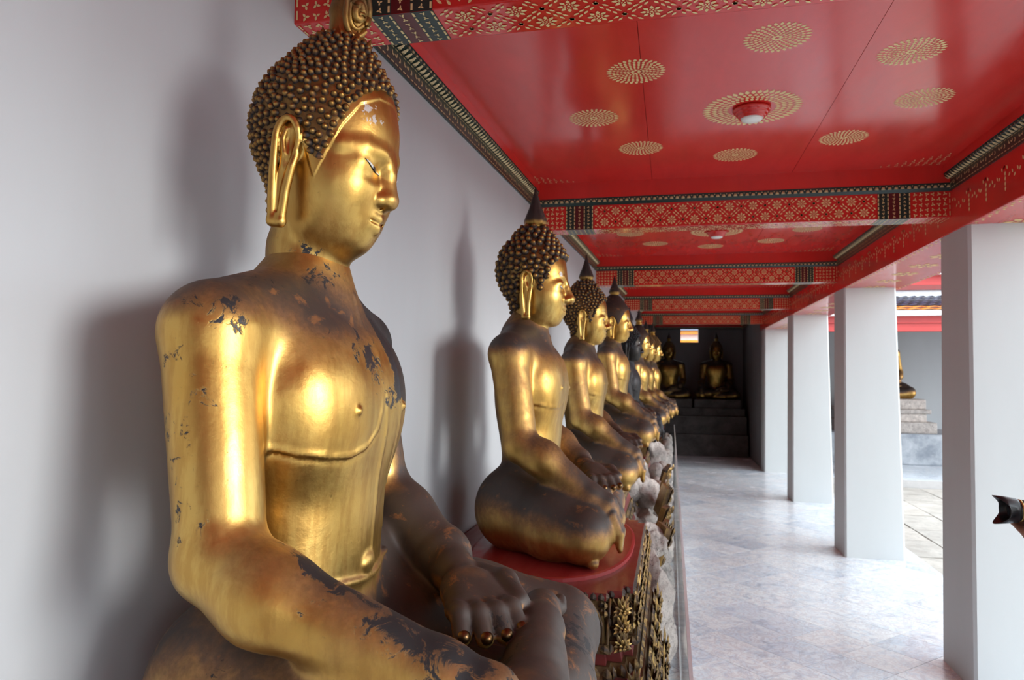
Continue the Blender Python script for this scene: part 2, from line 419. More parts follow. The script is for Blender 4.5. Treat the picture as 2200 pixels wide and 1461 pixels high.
def dashes(u0, u1, v, L, W, vert=False):
    out = []; n = int((u1-u0)/L)
    for i in range(n):
        s = u0+(i+.15)*(u1-u0)/n; e = s+.7*(u1-u0)/n
        out.append([(s, v-W/2), (e, v-W/2), (e, v+W/2), (s, v+W/2)] if not vert else [(v-W/2, s), (v+W/2, s), (v+W/2, e), (v-W/2, e)])
    return out
def paint(polys, fn, m, mi=0, flip=False):
    for P in polys:
        Q = [fn(u, v) for u, v in P]
        m.poly(Q[::-1] if flip else Q, mi)
def beam_face(L, h, fn, off, parts, flip=False, detail=True):
    """stencil + painted bands of one beam face; fn(u,v,d) -> 3-D, d = height off the face"""
    g, bands = parts
    bw = (.26, .075, .065, .075)                       # end field, green, maroon, green
    for mir in (0, 1):
        U = (lambda u: u) if not mir else (lambda u: L-u)
        def f(u, v, d=off*2): return fn(U(u), v, d)
        fl = flip ^ bool(mir); a = 0
        paint(sprigs(.02, bw[0]-.01, h, .037), lambda u, v: f(u, v), g, 0, fl)
        paint(dashes(0.005, h-.005, .009, .036, .006, True), lambda u, v: f(u, v), g, 0, fl)
        a = bw[0]
        for k, mi in ((1, 0), (2, 1), (3, 0)):
            paint([[(a, 0), (a+bw[k], 0), (a+bw[k], h), (a, h)]], lambda u, v: f(u, v, off), bands, mi, fl)
            paint(sprigs(a+.014, a+bw[k]-.014, h, .026), lambda u, v: f(u, v), g, 0, fl)
            if mi == 0:
                for e in (a+.006, a+bw[k]-.006): paint(dashes(0, h, e, .03, .007, True), lambda u, v: f(u, v), g, 0, fl)
            a += bw[k]
    a = sum(bw)
    paint(lattice(a+.005, L-a-.005, h, .165, .036), lambda u, v: fn(u, v, off*2), g, 0, flip)

# ------------------------------------------------ cross beams
names_b = ['', '', '', 'red and gold stencilled cross beam overhead, nearest to the viewer', 'second red stencilled cross beam, first one seen whole',
           'third red stencilled cross beam along the gallery', 'fourth red stencilled cross beam along the gallery', 'last red stencilled cross beam before the dark corner']
for i, yb in enumerate(YB):
    x0 = wallx(yb)-.01
    m = MB(); m.box((x0, yb, ZB), (XB+.02, yb+BW, ZC+.08)); b = m.build('ceiling_beam', M['red'], bevel=.004)
    tag(b, names_b[i] or 'red stencilled cross beam behind the viewer, out of view', kind='structure')
    if i < 3: continue
    g, bands = MB(), MB(); L = XB-x0-.012; u0 = x0+.012
    beam_face(L, ZT-ZB, lambda u, v, d: (u0+u, yb-d, ZB+v), .0012, (g, bands))
    beam_face(L, BW, lambda u, v, d: (u0+u, yb+v, ZB-d), .0012, (g, bands), True)
    g.build('gilt_stencil', M['gilt'], b); bands.build('painted_band', [M['green'], M['maroon']], b)

# longitudinal beam over the columns
m = MB(); m.box((XB, -9.2, ZL), (2.56, 16.56, 3.7)); lb = m.build('ceiling_beam', M['red'], bevel=.006); tag(lb, 'long red beam running over the white columns', kind='structure')
g = MB(); v0 = .05
for i in range(3, len(YB)-1):
    ya, yb2 = YB[i]+BW+.05, YB[i+1]-.05
    n = 12; st = (yb2-ya)/n
    for k in range(n):                                   # hanging garlands on the inner face
        for q in range(9):
            t = q/8; u = ya+(k+t)*st; v = ZL+.235-.075*(1-(2*t-1)**2)
            P = leaf(0, 0, math.pi/2*(1 if q % 2 else -1)*.6+.2, .03, .016)
            g.poly([(XB-.0015, u+a, v+b) for a, b in P][::-1])
        for q in range(4):
            P = leaf(0, 0, -math.pi/2, .03, .02); g.poly([(XB-.0015, ya+k*st+a, ZL+.20-.03*q+b) for a, b in P][::-1])
    for q in range(int((yb2-ya)/.05)):
        for xx in (XB+.03, 2.53):
            P = leaf(0, 0, .5 if q % 2 else -.5, .034, .018); g.poly([(xx+b, ya+q*.05+a, ZL-.0015) for a, b in P])
    for k in range(6):
        yy = ya+(k+.5)*(yb2-ya)/6
        for P in rosette(0, 0, .13): g.poly([(2.24+b, yy+a, ZL-.0015) for a, b in P])
g.build('gilt_stencil', M['gilt'], lb)

# ------------------------------------------------ ceiling: boards, medallions, cornices
m = MB(); m.box((-1.75, -9.2, ZC+.03), (2.56, 20.5, ZC+.12)); ceil = m.build('ceiling', M['red']); tag(ceil, 'red lacquered ceiling of the gallery in coffered bays', kind='structure')
m = MB(); m.box((-1.9, -9.5, 3.75), (2.95, 16.6, 3.95)); m.box((2.56, -9.5, 3.5), (2.95, 15.9, 3.6)); m.box((-1.9, 16.6, 3.9), (16, 20.9, 4.0))  # unseen slab added against light leaks; eave kept short to admit sky
tag(m.build('roof', M['red_dull']), 'unseen roof slab added to block light, with a short eave over the gallery', kind='structure')
med = MB()
def ring_of(n, r0, L, W, ph=0):
    for k in range(n):
        a = 2*math.pi*(k+ph)/n; P = leaf(r0*math.cos(a), r0*math.sin(a), a, L, W); med.poly([(u, v, 0) for u, v in P][::-1])
R0 = 1.0
for j, (n, r0, L, W) in enumerate([(8, .05, .14, .10), (14, .20, .115, .075), (18, .31, .12, .085), (22, .425, .125, .09), (26, .545, .13, .10), (30, .67, .13, .105), (32, .79, .19, .115)]): ring_of(n, r0, L, W, .5*(j % 2))
med_me = mesh_py('medallion', med.V, med.F); med_me.materials.append(M['gilt'])
med2 = MB(); med_keep = med; med = med2
for j, (n, r0, L, W) in enumerate([(34, .46, .12, .068), (40, .57, .125, .074), (44, .685, .125, .08), (48, .80, .19, .09)]): ring_of(n, r0, L, W, .5*(j % 2))
bigmed_me = mesh_py('medallion_big', med2.V, med2.F); bigmed_me.materials.append(M['gilt'])
M['white_glass'] = simple('opal_glass', (.82, .82, .78), .25)
for i in range(2, len(YB)):
    ya = YB[i]+BW; yb2 = YB[i+1] if i+1 < len(YB) else 20.45
    xa, xb = wallx(ya)+.055, XB-.055
    for k in range(3):                                   # boards
        s = (xb-xa)/3; mm = MB(); mm.box((xa+k*s+.0012, ya+.03, ZC), (xa+(k+1)*s-.0012, yb2-.03, ZC+.03)); mm.build('board', M['red'], ceil)
    # cornice mouldings on four sides: green band, bead row, dark fillet, red riser
    c = MB(); beads = MB()
    xw0, xw1 = wallx(ya), wallx(yb2)
    def sweep(A, B, nrm, prof):
        A, B, nrm = Vector(A), Vector(B), Vector(nrm)
        for (d0, z0, d1, z1, mi) in prof:
            q = [A+nrm*d0, B+nrm*d0, B+nrm*d1, A+nrm*d1]
            c.poly([(q[0].x, q[0].y, z0), (q[1].x, q[1].y, z0), (q[2].x, q[2].y, z1), (q[3].x, q[3].y, z1)], mi)
    wall_p = [(.012, ZT, .012, ZT+.085, 0), (0, ZT, .012, ZT, 0), (.012, ZT+.085, .05, ZT+.10, 0), (.05, ZT+.10, .05, ZT+.115, 0), (.05, ZT+.115, .058, ZT+.115, 0), (.058, ZT+.115, .058, ZC, 1), (.058, ZC, .058, ZC+.01, 1)]
    beam_p = [(.004, ZT, .022, ZT+.02, 0), (0, ZT, .004, ZT, 0), (.022, ZT+.02, .026, ZT+.05, 0), (.026, ZT+.05, .026, ZT+.055, 0), (.026, ZT+.055, .03, ZC, 1)]
    sides = [((xw0, ya, 0), (xw1, yb2, 0), (1, 0, 0), wall_p, 1), ((XB, yb2, 0), (XB, ya, 0), (-1, 0, 0), wall_p, 0), ((xw1, yb2, 0), (XB, yb2, 0), (0, -1, 0), beam_p, 2), ((XB, ya, 0), (xw0, ya, 0), (0, 1, 0), beam_p, 2)]
    for A, B, nr, prof, fl in sides:
        sweep(A, B, nr, prof)
        A, B, nr = Vector(A), Vector(B), Vector(nr); L = (B-A).length; d = (B-A)/L; n = int(L/.042); big = fl != 2
        if i == 2 and fl: pass
        for k in range(n):
            p = A+d*((k+.5)*L/n)
            if big:
                q = p+nr*.034; z = ZT+.093
                hx, hy = d*.015, nr*.014                # a gilt leaf bead on the sloping moulding
                beads.grid([q-hx-hy+Vector((0, 0, z-.012)), q+hx-hy+Vector((0, 0, z-.012)), q+hy*1.0+hx*.4+Vector((0, 0, z+.004)), q+hy-hx*.4+Vector((0, 0, z+.004)), q+Vector((0, 0, z-.014))], [(0, 1, 4), (1, 2, 4), (2, 3, 4), (3, 0, 4)])
                if k % 1 == 0:
                    q = p+nr*.052; beads.box(q+Vector((-.003, -.003, ZT+.101))-d*.003, q+Vector((.004, .004, ZT+.108))+d*.003)
                    for a in (.3, 1.6): 
                        P = leaf(0, 0, a+(k % 3), .022, .010); beads.poly([p+nr*.0135+d*u+Vector((0, 0, ZT+.042+v)) for u, v in P])
                    for zz in (ZT+.010, ZT+.074):
                        beads.poly([p+nr*.0135-d*.014+Vector((0, 0, zz)), p+nr*.0135+d*.014+Vector((0, 0, zz)), p+nr*.0135+d*.014+Vector((0, 0, zz+.006)), p+nr*.0135-d*.014+Vector((0, 0, zz+.006))])
            else:
                q = p+nr*.024; z = ZT+.027
                beads.grid([q-d*.014+Vector((0, 0, z-.006)), q+d*.014+Vector((0, 0, z-.006)), q+d*.008+nr*.003+Vector((0, 0, z+.012)), q-d*.008+nr*.003+Vector((0, 0, z+.012)), q+nr*.009+Vector((0, 0, z))], [(0, 1, 4), (1, 2, 4), (2, 3, 4), (3, 0, 4)])
                q = p+d*.02+nr*.028; beads.grid([q-d*.004+Vector((0, 0, z+.010)), q+d*.004+Vector((0, 0, z+.010)), q+d*.004+Vector((0, 0, z+.017)), q-d*.004+Vector((0, 0, z+.017)), q+nr*.004+Vector((0, 0, z+.0135))], [(0, 1, 4), (1, 2, 4), (2, 3, 4), (3, 0, 4)])
    cn = c.build('trim_%d' % (i-1), [M['green'], M['red']]); tag(cn, ('dark green and gold cornice around ceiling bay number %d from the viewer' % (i-2)) if i > 2 else 'dark green cornice of the bay above the viewer', kind='structure')
    tag(beads.build('gilt_beading', M['cream'], cn), kind='stuff')
    if i >= 7: continue
    cx, cy = .44+.02*(i-3), (ya+yb2)/2+.22
    zz = ZC-.0012
    o = obj('medallion', bigmed_me, None, ceil); o.location = (cx, cy, zz); o.scale = (.27, .27, 1)
    for k in range(8):
        a = k*math.pi/4+.02; o = obj('medallion', med_me, None, ceil); o.location = (cx+.88*math.cos(a), cy+.85*math.sin(a), zz); o.scale = (.148, .148, 1); o.rotation_euler = (0, 0, a)
    tri = MB()                                            # stencilled corner triangles
    for sx, ex in ((1, xa+.02), (-1, xb-.02)):
        for sy, ey in ((1, ya+.05), (-1, yb2-.05)):
            for a in range(9):
                for b2 in range(9-a):
                    for q in range(2):
                        P = leaf(0, 0, q*2+(a+b2) % 3, .016, .007); P = [(ex+sx*(.03+a*.045)+u, ey+sy*(.03+b2*.03)+v, zz) for u, v in P]; tri.poly(P[::-1])
    tri.build('corner_stencil', M['gilt'], ceil)
    # light fitting: stepped red rose and opal disc
    lt = empty('ceiling_light', (cx, cy, ZC))
    mm = MB(); mm.lathe([(.098, 0), (.104, -.012), (.098, -.018), (.092, -.019), (.092, -.027), (.085, -.033), (.080, -.034), (.080, -.042), (.072, -.048), (.068, -.049), (.068, -.056), (.062, -.057)][::-1], n=40); mm.build('rose', M['red'], lt, True)
    mm = MB(); mm.lathe([(.001, -.074), (.03, -.073), (.05, -.069), (.058, -.062), (.060, -.054)], n=32); mm.build('diffuser', M['white_glass'], lt, True)
    tag(lt, ['', '', 'round red ceiling light in the bay above the viewer', 'round red ceiling light with opal disc in the nearest bay', 'round red ceiling light in second ceiling bay', 'round red ceiling light in third ceiling bay', 'round red ceiling light in fourth ceiling bay'][i], 'ceiling light', 'ceiling lights')

# ------------------------------------------------ far wing front: beam, eaves and tiled roof tiers
def tiles_mat(name, col): return simple(name, col, .3, 0, .25, 3, 0, .3)
M['blue_tile'] = tiles_mat('blue_roof_tile', (.045, .055, .11)); M['orange_tile'] = tiles_mat('orange_roof_tile', (.80, .26, .02)); M['white_paint'] = simple('white_paint', (.82, .82, .82), .5)
M['red_bright'] = simple('bright_red_paint', (.52, .035, .03), .35)
wing = empty('wing_roof', (2.6, 15.8, 3.0)); tag(wing, 'tiered blue and orange tiled roof of the far courtyard wing', 'roof')
m = MB(); X0, X1 = 0.0, 12.0
m.box((X0, .2, 0.0), (X1, .7, .30)); m.box((X0, .15, -.02), (X1, .25, .07)); m.box((X0, .14, .15), (X1, .2, .17)); m.build('fascia', M['red_bright'], wing)
m = MB(); m.box((X0, -.05, .29), (X1, .3, .39)); m.build('eave_board', M['white_paint'], wing)
def tile_rows(name, mat, y0, z0, y1, z1, n, tw):
    t = MB(); dy, dz = (y1-y0)/n, (z1-z0)/n
    for r in range(n):
        k = int((X1-X0)/tw)
        for q in range(k):
            xx = X0+(q+(.5 if r % 2 else 0))*tw; ya, za = y0+r*dy, z0+r*dz
            t.grid([(xx+.003, ya+.05, za+.02), (xx+tw*.5, ya-.04, za+.03), (xx+tw-.003, ya+.05, za+.02), (xx+tw-.003, ya+dy+.05, za+dz), (xx+.003, ya+dy+.05, za+dz), (xx+tw*.5, ya, za+.045)], [(0, 1, 5), (1, 2, 5), (2, 3, 5), (3, 4, 5), (4, 0, 5), (0, 2, 1)])
    tag(t.build(name, mat, wing), kind='stuff')
tile_rows('orange_tiles', M['orange_tile'], -.08, .39, .12, .49, 2, .26)
tile_rows('blue_tiles', M['blue_tile'], .15, .50, .95, .79, 5, .17)
m = MB(); m.box((X0, .9, .70), (X1, 1.2, 1.0)); m.build('eave_board', M['white_paint'], wing)
m = MB(); m.box((X0, 1.0, 1.0), (X1, 1.3, 1.24)); m.box((X0, .95, 1.02), (X1, 1.05, 1.07)); m.build('fascia', M['red_bright'], wing)
m = MB(); m.box((X0, .8, 1.23), (X1, 1.3, 1.36)); m.build('eave_board', M['white_paint'], wing)
tile_rows('orange_tiles', M['orange_tile'], .75, 1.37, 1.0, 1.52, 2, .26); tile_rows('blue_tiles', M['blue_tile'], 1.05, 1.53, 2.6, 2.4, 8, .17)
# ================================================================== SIGNED-DISTANCE SCULPTING
class SDF:
    def __init__(s, lo, hi, h):
        s.lo = np.array(lo, np.float32); s.h = h; s.n = [int(math.ceil((b-a)/h))+1 for a, b in zip(lo, hi)]
        s.ax = [(s.lo[i]+np.arange(s.n[i])*h).astype(np.float32) for i in range(3)]
        s.V = np.full(s.n, .5, np.float32)
    def block(s, lo, hi):
        sl = tuple(slice(max(0, int((lo[i]-s.lo[i])/s.h)), min(s.n[i], int((hi[i]-s.lo[i])/s.h)+2)) for i in range(3))
        return sl, s.ax[0][sl[0]][:, None, None], s.ax[1][sl[1]][None, :, None], s.ax[2][sl[2]][None, None, :]
    def put(s, sl, d, k, op='u'):
        A = s.V[sl]
        if A.size == 0: return
        if op == 'u':
            if k <= 0: s.V[sl] = np.minimum(A, d); return
            t = np.clip(.5+.5*(d-A)/k, 0, 1); s.V[sl] = d+(A-d)*t-k*t*(1-t)
        elif op == 's':                                   # smooth subtraction
            d = -d
            if k <= 0: s.V[sl] = np.maximum(A, d); return
            t = np.clip(.5-.5*(d-A)/k, 0, 1); s.V[sl] = d+(A-d)*t+k*t*(1-t)
    def ell(s, c, r, k=.03, op='u', rot=None):
        m = max(r)+k+.03; sl, x, y, z = s.block([c[i]-m for i in range(3)], [c[i]+m for i in range(3)])
        x, y, z = x-c[0], y-c[1], z-c[2]
        if rot is not None:
            R_ = rot; x, y, z = (R_[0][0]*x+R_[1][0]*y+R_[2][0]*z, R_[0][1]*x+R_[1][1]*y+R_[2][1]*z, R_[0][2]*x+R_[1][2]*y+R_[2][2]*z)
        k0 = np.sqrt((x/r[0])**2+(y/r[1])**2+(z/r[2])**2); k1 = np.sqrt((x/r[0]**2)**2+(y/r[1]**2)**2+(z/r[2]**2)**2)+1e-6
        s.put(sl, (k0*(k0-1)/k1).astype(np.float32), k, op)
    def _cone(s, x, y, z, a, b, ra, rb):
        d = [b[i]-a[i] for i in range(3)]; L2 = sum(q*q for q in d)+1e-9
        t = np.clip(((x-a[0])*d[0]+(y-a[1])*d[1]+(z-a[2])*d[2])/L2, 0, 1)
        return np.sqrt((x-a[0]-t*d[0])**2+(y-a[1]-t*d[1])**2+(z-a[2]-t*d[2])**2)-(ra+(rb-ra)*t)
    def cone(s, a, b, ra, rb, k=.03, op='u'): s.chain([a, b], [ra, rb], k, op)
    def chain(s, pts, rad, k=.03, op='u', kin=0.0):
        if not isinstance(rad, (list, tuple)): rad = [rad]*len(pts)
        m = max(rad)+k+.03; P = np.array(pts); sl, x, y, z = s.block(P.min(0)-m, P.max(0)+m); D = None
        for i in range(len(pts)-1):
            d = s._cone(x, y, z, pts[i], pts[i+1], rad[i], rad[i+1])
            if D is None: D = d
            elif kin > 0:
                t = np.clip(.5+.5*(d-D)/kin, 0, 1); D = d+(D-d)*t-kin*t*(1-t)
            else: D = np.minimum(D, d)
        s.put(sl, D.astype(np.float32), k, op)
    def floor(s, z0): s.V = np.maximum(s.V, (z0-s.ax[2])[None, None, :])
    def roof(s, z1): s.V = np.maximum(s.V, (s.ax[2]-z1)[None, None, :])
    def front(s, y, z):
        j = int(round((y-s.lo[1])/s.h)); k = int(round((z-s.lo[2])/s.h)); v = s.V[:, j, k]; w_ = np.where(v < 0)[0]
        if len(w_) == 0: return 0.0
        i = w_[-1]
        if i+1 >= len(v): return float(s.ax[0][i])
        return float(s.ax[0][i]+s.h*v[i]/(v[i]-v[i+1]))
    def sample(s, P):
        q = (P-s.lo)/s.h; n = np.array(s.n)-2; q = np.clip(q, 0, n+.999); i = q.astype(int); f = (q-i).astype(np.float32); r = 0
        for a in (0, 1):
            for b in (0, 1):
                for c in (0, 1):
                    r = r+s.V[i[:, 0]+a, i[:, 1]+b, i[:, 2]+c]*(f[:, 0] if a else 1-f[:, 0])*(f[:, 1] if b else 1-f[:, 1])*(f[:, 2] if c else 1-f[:, 2])
        return r
    def grad(s, P, e=1.0):
        g = np.stack([s.sample(P+np.eye(3)[i]*s.h*e)-s.sample(P-np.eye(3)[i]*s.h*e) for i in range(3)], 1)
        return g/(np.linalg.norm(g, axis=1, keepdims=True)+1e-9)
    def mesh(s, proj=1):
        V = s.V; S = V < 0; nx, ny, nz = V.shape
        cnt = np.zeros((nx-1, ny-1, nz-1), np.int8)
        for a in (0, 1):
            for b in (0, 1):
                for c in (0, 1): cnt += S[a:nx-1+a, b:ny-1+b, c:nz-1+c]
        act = (cnt > 0) & (cnt < 8); I = np.argwhere(act); n = len(I)
        off = [(a, b, c) for a in (0, 1) for b in (0, 1) for c in (0, 1)]
        val = np.stack([V[I[:, 0]+a, I[:, 1]+b, I[:, 2]+c] for a, b, c in off], 1)
        pos = np.zeros((n, 3), np.float32); k = np.zeros(n, np.float32)
        for p in range(8):
            for q in range(p+1, 8):
                if sum(abs(off[p][i]-off[q][i]) for i in range(3)) != 1: continue
                va, vb = val[:, p], val[:, q]; cr = (va < 0) != (vb < 0); t = np.where(cr, va/(va-vb+1e-12), 0)[:, None]
                pos += np.where(cr[:, None], np.array(off[p], np.float32)+t*(np.array(off[q], np.float32)-np.array(off[p], np.float32)), 0); k += cr
        P = s.lo+(I+pos/k[:, None])*s.h
        ig = np.full(act.shape, -1, np.int32); ig[act] = np.arange(n); F = []
        for ax in range(3):
            A = np.moveaxis(S, ax, 0); G = np.moveaxis(ig, ax, 0)
            d = A[:-1] != A[1:]; d = d[:, 1:-1, 1:-1]; w_ = np.argwhere(d)
            if len(w_) == 0: continue
            i, j, kk = w_[:, 0], w_[:, 1]+1, w_[:, 2]+1
            f = np.stack([G[i, j-1, kk-1], G[i, j, kk-1], G[i, j, kk], G[i, j-1, kk]], 1)
            ins = A[i, j, kk]; flip = ~ins if ax != 1 else ins
            f[flip] = f[flip][:, ::-1]; F.append(f)
        F = np.concatenate(F); F = F[(F >= 0).all(1)]
        for _ in range(proj):
            g = s.grad(P); P = P-np.clip(s.sample(P), -s.h, s.h)[:, None]*g
        N = s.grad(P, 1.2)
        return P.astype(np.float32), F, N.astype(np.float32)
def set_attr(me, name, arr):
    a = me.attributes.new(name, 'FLOAT', 'POINT'); a.data.foreach_set('value', np.asarray(arr, np.float32))
def sstep(a, b, x): t = np.clip((x-a)/(b-a), 0, 1); return t*t*(3-2*t)
def blob(P, c, r, f=1.0):
    c = np.array(c); r = np.array(r if hasattr(r, '__len__') else (r,)*3); return f*np.clip(1.25-np.linalg.norm((P-c)/r, axis=1), 0, 1)
# ================================================================== SEATED STATUES
HAIR_AZ = np.array([0, 20, 38, 50, 60, 66, 71, 78, 86, 98, 106, 114, 125, 140, 180.])
HAIR_Z1 = np.array([1.575, 1.570, 1.54, 1.480, 1.400, 1.345, 1.375, 1.42, 1.445, 1.445, 1.40, 1.33, 1.27, 1.245, 1.235])
HAIR_Z2 = np.array([1.530, 1.527, 1.50, 1.450, 1.385, 1.345, 1.375, 1.42, 1.445, 1.445, 1.40, 1.33, 1.27, 1.245, 1.235])
HAIR_Z = HAIR_Z1
def build_body(h, kx=.33, wrist=(.36, -.43, .30), knk=(.472, -.43, .205), tip=(.492, -.41, .06), lapx=1.0, detail=True):
    s = SDF((-.36, -.78, -.02), (kx+.34, .78, 1.24), h)
    # trunk
    s.ell((-.04, 0, .17), (.22, .31, .20), .05)
    for q in (-1, 1): s.ell((-.05, q*.22, .20), (.185, .185, .20), .08)
    s.ell((-.005, 0, .46), (.150, .245, .32), .08)
    s.ell((-.025, 0, .80), (.172, .300, .28), .14)
    for q in (-1, 1):
        s.ell((.055, q*.125, .815), (.105, .150, .165), .10)
        s.chain([(-.055, 0, 1.055), (-.055, q*.335, .968)], [.105, .100], .08)
    s.chain([(-.045, 0, 1.0), (-.030, 0, 1.13), (-.014, 0, 1.23)], [.105, .085, .078], .06, kin=.03)
    s.ell((.02, .27, .35), (.10, .10, .12), .06)
    # robe: hem across the chest and sash down to the navel, raised welts on the skin
    if detail:
        hem = [(.02, 1.075), (.022, 1.02), (.022, .93), (.012, .83), (-.02, .745), (-.075, .71), (-.14, .695), (-.20, .698), (-.26, .71), (-.31, .735)]
        hem2 = []
        for (a, b), (c, d) in zip(hem[:-1], hem[1:]):
            for t in (0, .25, .5, .75): hem2.append((a+(c-a)*t, b+(d-b)*t))
        s.chain([(s.front(y, z-.006)+.001, y, z-.009) for y, z in hem2[8:]], [.0055]*len(hem2[8:]), .004, 's')
        s.chain([(s.front(y, z)-.001, y, z) for y, z in hem2], .0062, .006)
        for off, z0 in ((.018, .83), (.105, 1.02)):
            ln = [(off+.012*math.sin((z-.4)*5), z) for z in np.linspace(z0, .40, 16)]
            s.chain([(s.front(y, z)-.001, y, z) for y, z in ln], .0045, .004)
        for q in (-1, 1):
            x = s.front(q*.135, .795); s.ell((x-.001, q*.135, .795), (.011, .011, .011), .006)
        s.chain([(s.front(y, .385)+.002, y, .385+abs(y)*.12) for y in np.linspace(-.19, .19, 12)], .009, .008)     # girdle
        x = s.front(.0, .43); s.ell((x, .0, .425), (.012, .03, .022), .012); 
    # arms
    s.chain([(-.055, -.350, .955), (.016, -.395, .53)], [.096, .083], .035)
    s.chain([(-.06, .350, .955), (.0, .395, .54)], [.096, .088], .035)
    wx, wy, wz = wrist
    s.chain([(.02, -.405, .52), (.13, -.42, .465), (wx, wy, wz)], [.085, .082, .060], .03, kin=.05)
    # right hand laid over the shin, fingers down
    kx_, ky, kz = knk; tx, ty, tz = tip
    s.chain([(wx, wy, wz), ((wx+kx_)/2+.012, ky, (wz+kz)/2+.015), (kx_, ky, kz)], [.060, .050, .036], .03, kin=.03)
    for i, (dy, L) in enumerate(((-.042, .88), (-.014, .98), (.014, 1.0), (.042, .92))):
        ex = tx; ez = kz+(tz-kz)*L
        s.chain([(kx_-.012, ky+dy*.9, kz+.03), (kx_+(ex-kx_)*.55+.014, ky+dy+(ty-ky)*.5, kz+(ez-kz)*.45), (ex, ky+dy+(ty-ky), ez)], [.021, .0185, .0135], .006, kin=.008)
    s.chain([(wx+.03, wy+.045, wz-.01), (kx_-.035, ky+.075, kz+.0), (kx_-.015, ky+.085, kz-.055)], [.026, .021, .015], .012)
    # legs: thighs, shins, lap
    for q in (-1, 1):
        s.chain([(-.03, q*.20, .185), (kx*.55, q*.40, .165), (kx, q*.50, .135)], [.20, .165, .125], .06, kin=.05)
    s.ell((kx*.45, 0, .10), (kx*.75, .40, .12), .05)
    s.chain([(kx, .49, .115), (kx+.04, .2, .09), (kx-.02, -.25, .075)], [.118, .10, .075], .03, kin=.04)      # lower (left) shin
    s.chain([(kx, -.49, .14), (kx+.045, -.2, .165), (kx+.02, .05, .205)], [.122, .105, .075], .03, kin=.04)     # upper (right) shin
    # right foot, sole up on the left thigh
    f0 = np.array((kx+.03, -.02, .235)); f1 = np.array((kx-.005, .26, .262))
    s.chain([tuple(f0), tuple((f0+f1)/2+(0, 0, .008)), tuple(f1)], [.066, .062, .052], .02, kin=.02)
    for i in range(5): 
        b = f1+np.array((.045-.023*i, .02-.006*i, -.0)); s.cone(tuple(b), tuple(b+(-.006, .055-.007*i, .004)), .020-.0016*i, .017-.0016*i, .008)
    # left foot peeping below the right knee
    s.chain([(kx-.06, -.34, .05), (kx+.03, -.50, .035), (kx+.055, -.56, .03)], [.05, .036, .026], .01)
    # left forearm, sleeve hem and the hand palm-up in the lap
    W = np.array((.205*lapx, .30, .37)); K = np.array((.36*lapx, .055, .312))
    s.chain([(.0, .40, .53), (.09, .37, .465), tuple(W)], [.088, .084, .074], .03, kin=.05)
    dW = (K-W)/np.linalg.norm(K-W)
    s.chain([tuple(W-dW*.02), tuple(W-dW*.005)], [.084, .084], .006)
    s.chain([tuple(W), tuple(W+dW*.09), tuple(W+dW*.17)], [.058, .054, .05], .02, kin=.03)
    nx = np.array((-dW[1], dW[0], 0)); pc = K-dW*.05
    for t in (-.052, -.02, .02, .052): s.cone(tuple(pc+nx*t*.6-dW*.05+(0, 0, .004)), tuple(pc+nx*t+dW*.03), .042, .033, .03)
    tips = []
    for i, (t, L, dz) in enumerate(((-.060, .085, -.018), (-.022, .108, -.016), (.017, .112, -.013), (.054, .096, -.010))):
        b = pc+nx*t+dW*.03; mdl = b+dW*L*.55+nx*t*.12+(0, 0, .016); e = b+dW*L+nx*t*.25+(0, 0, dz)
        s.chain([tuple(b), tuple(mdl), tuple(e)], [.029, .025, .0215], .006, kin=.01); tips.append((e, dW*.75+np.array((0, 0, .45))))
    tb = W+dW*.13+nx*(.06); te = K+nx*.098-dW*.0+(0, 0, .012)
    s.chain([tuple(tb), tuple((tb+te)/2+nx*.018+(0, 0, .012)), tuple(te)], [.036, .032, .027], .012, kin=.02); tips.append((te, dW*.8+np.array((0, 0, .35))))
    s.floor(0.0)
    return s, tips
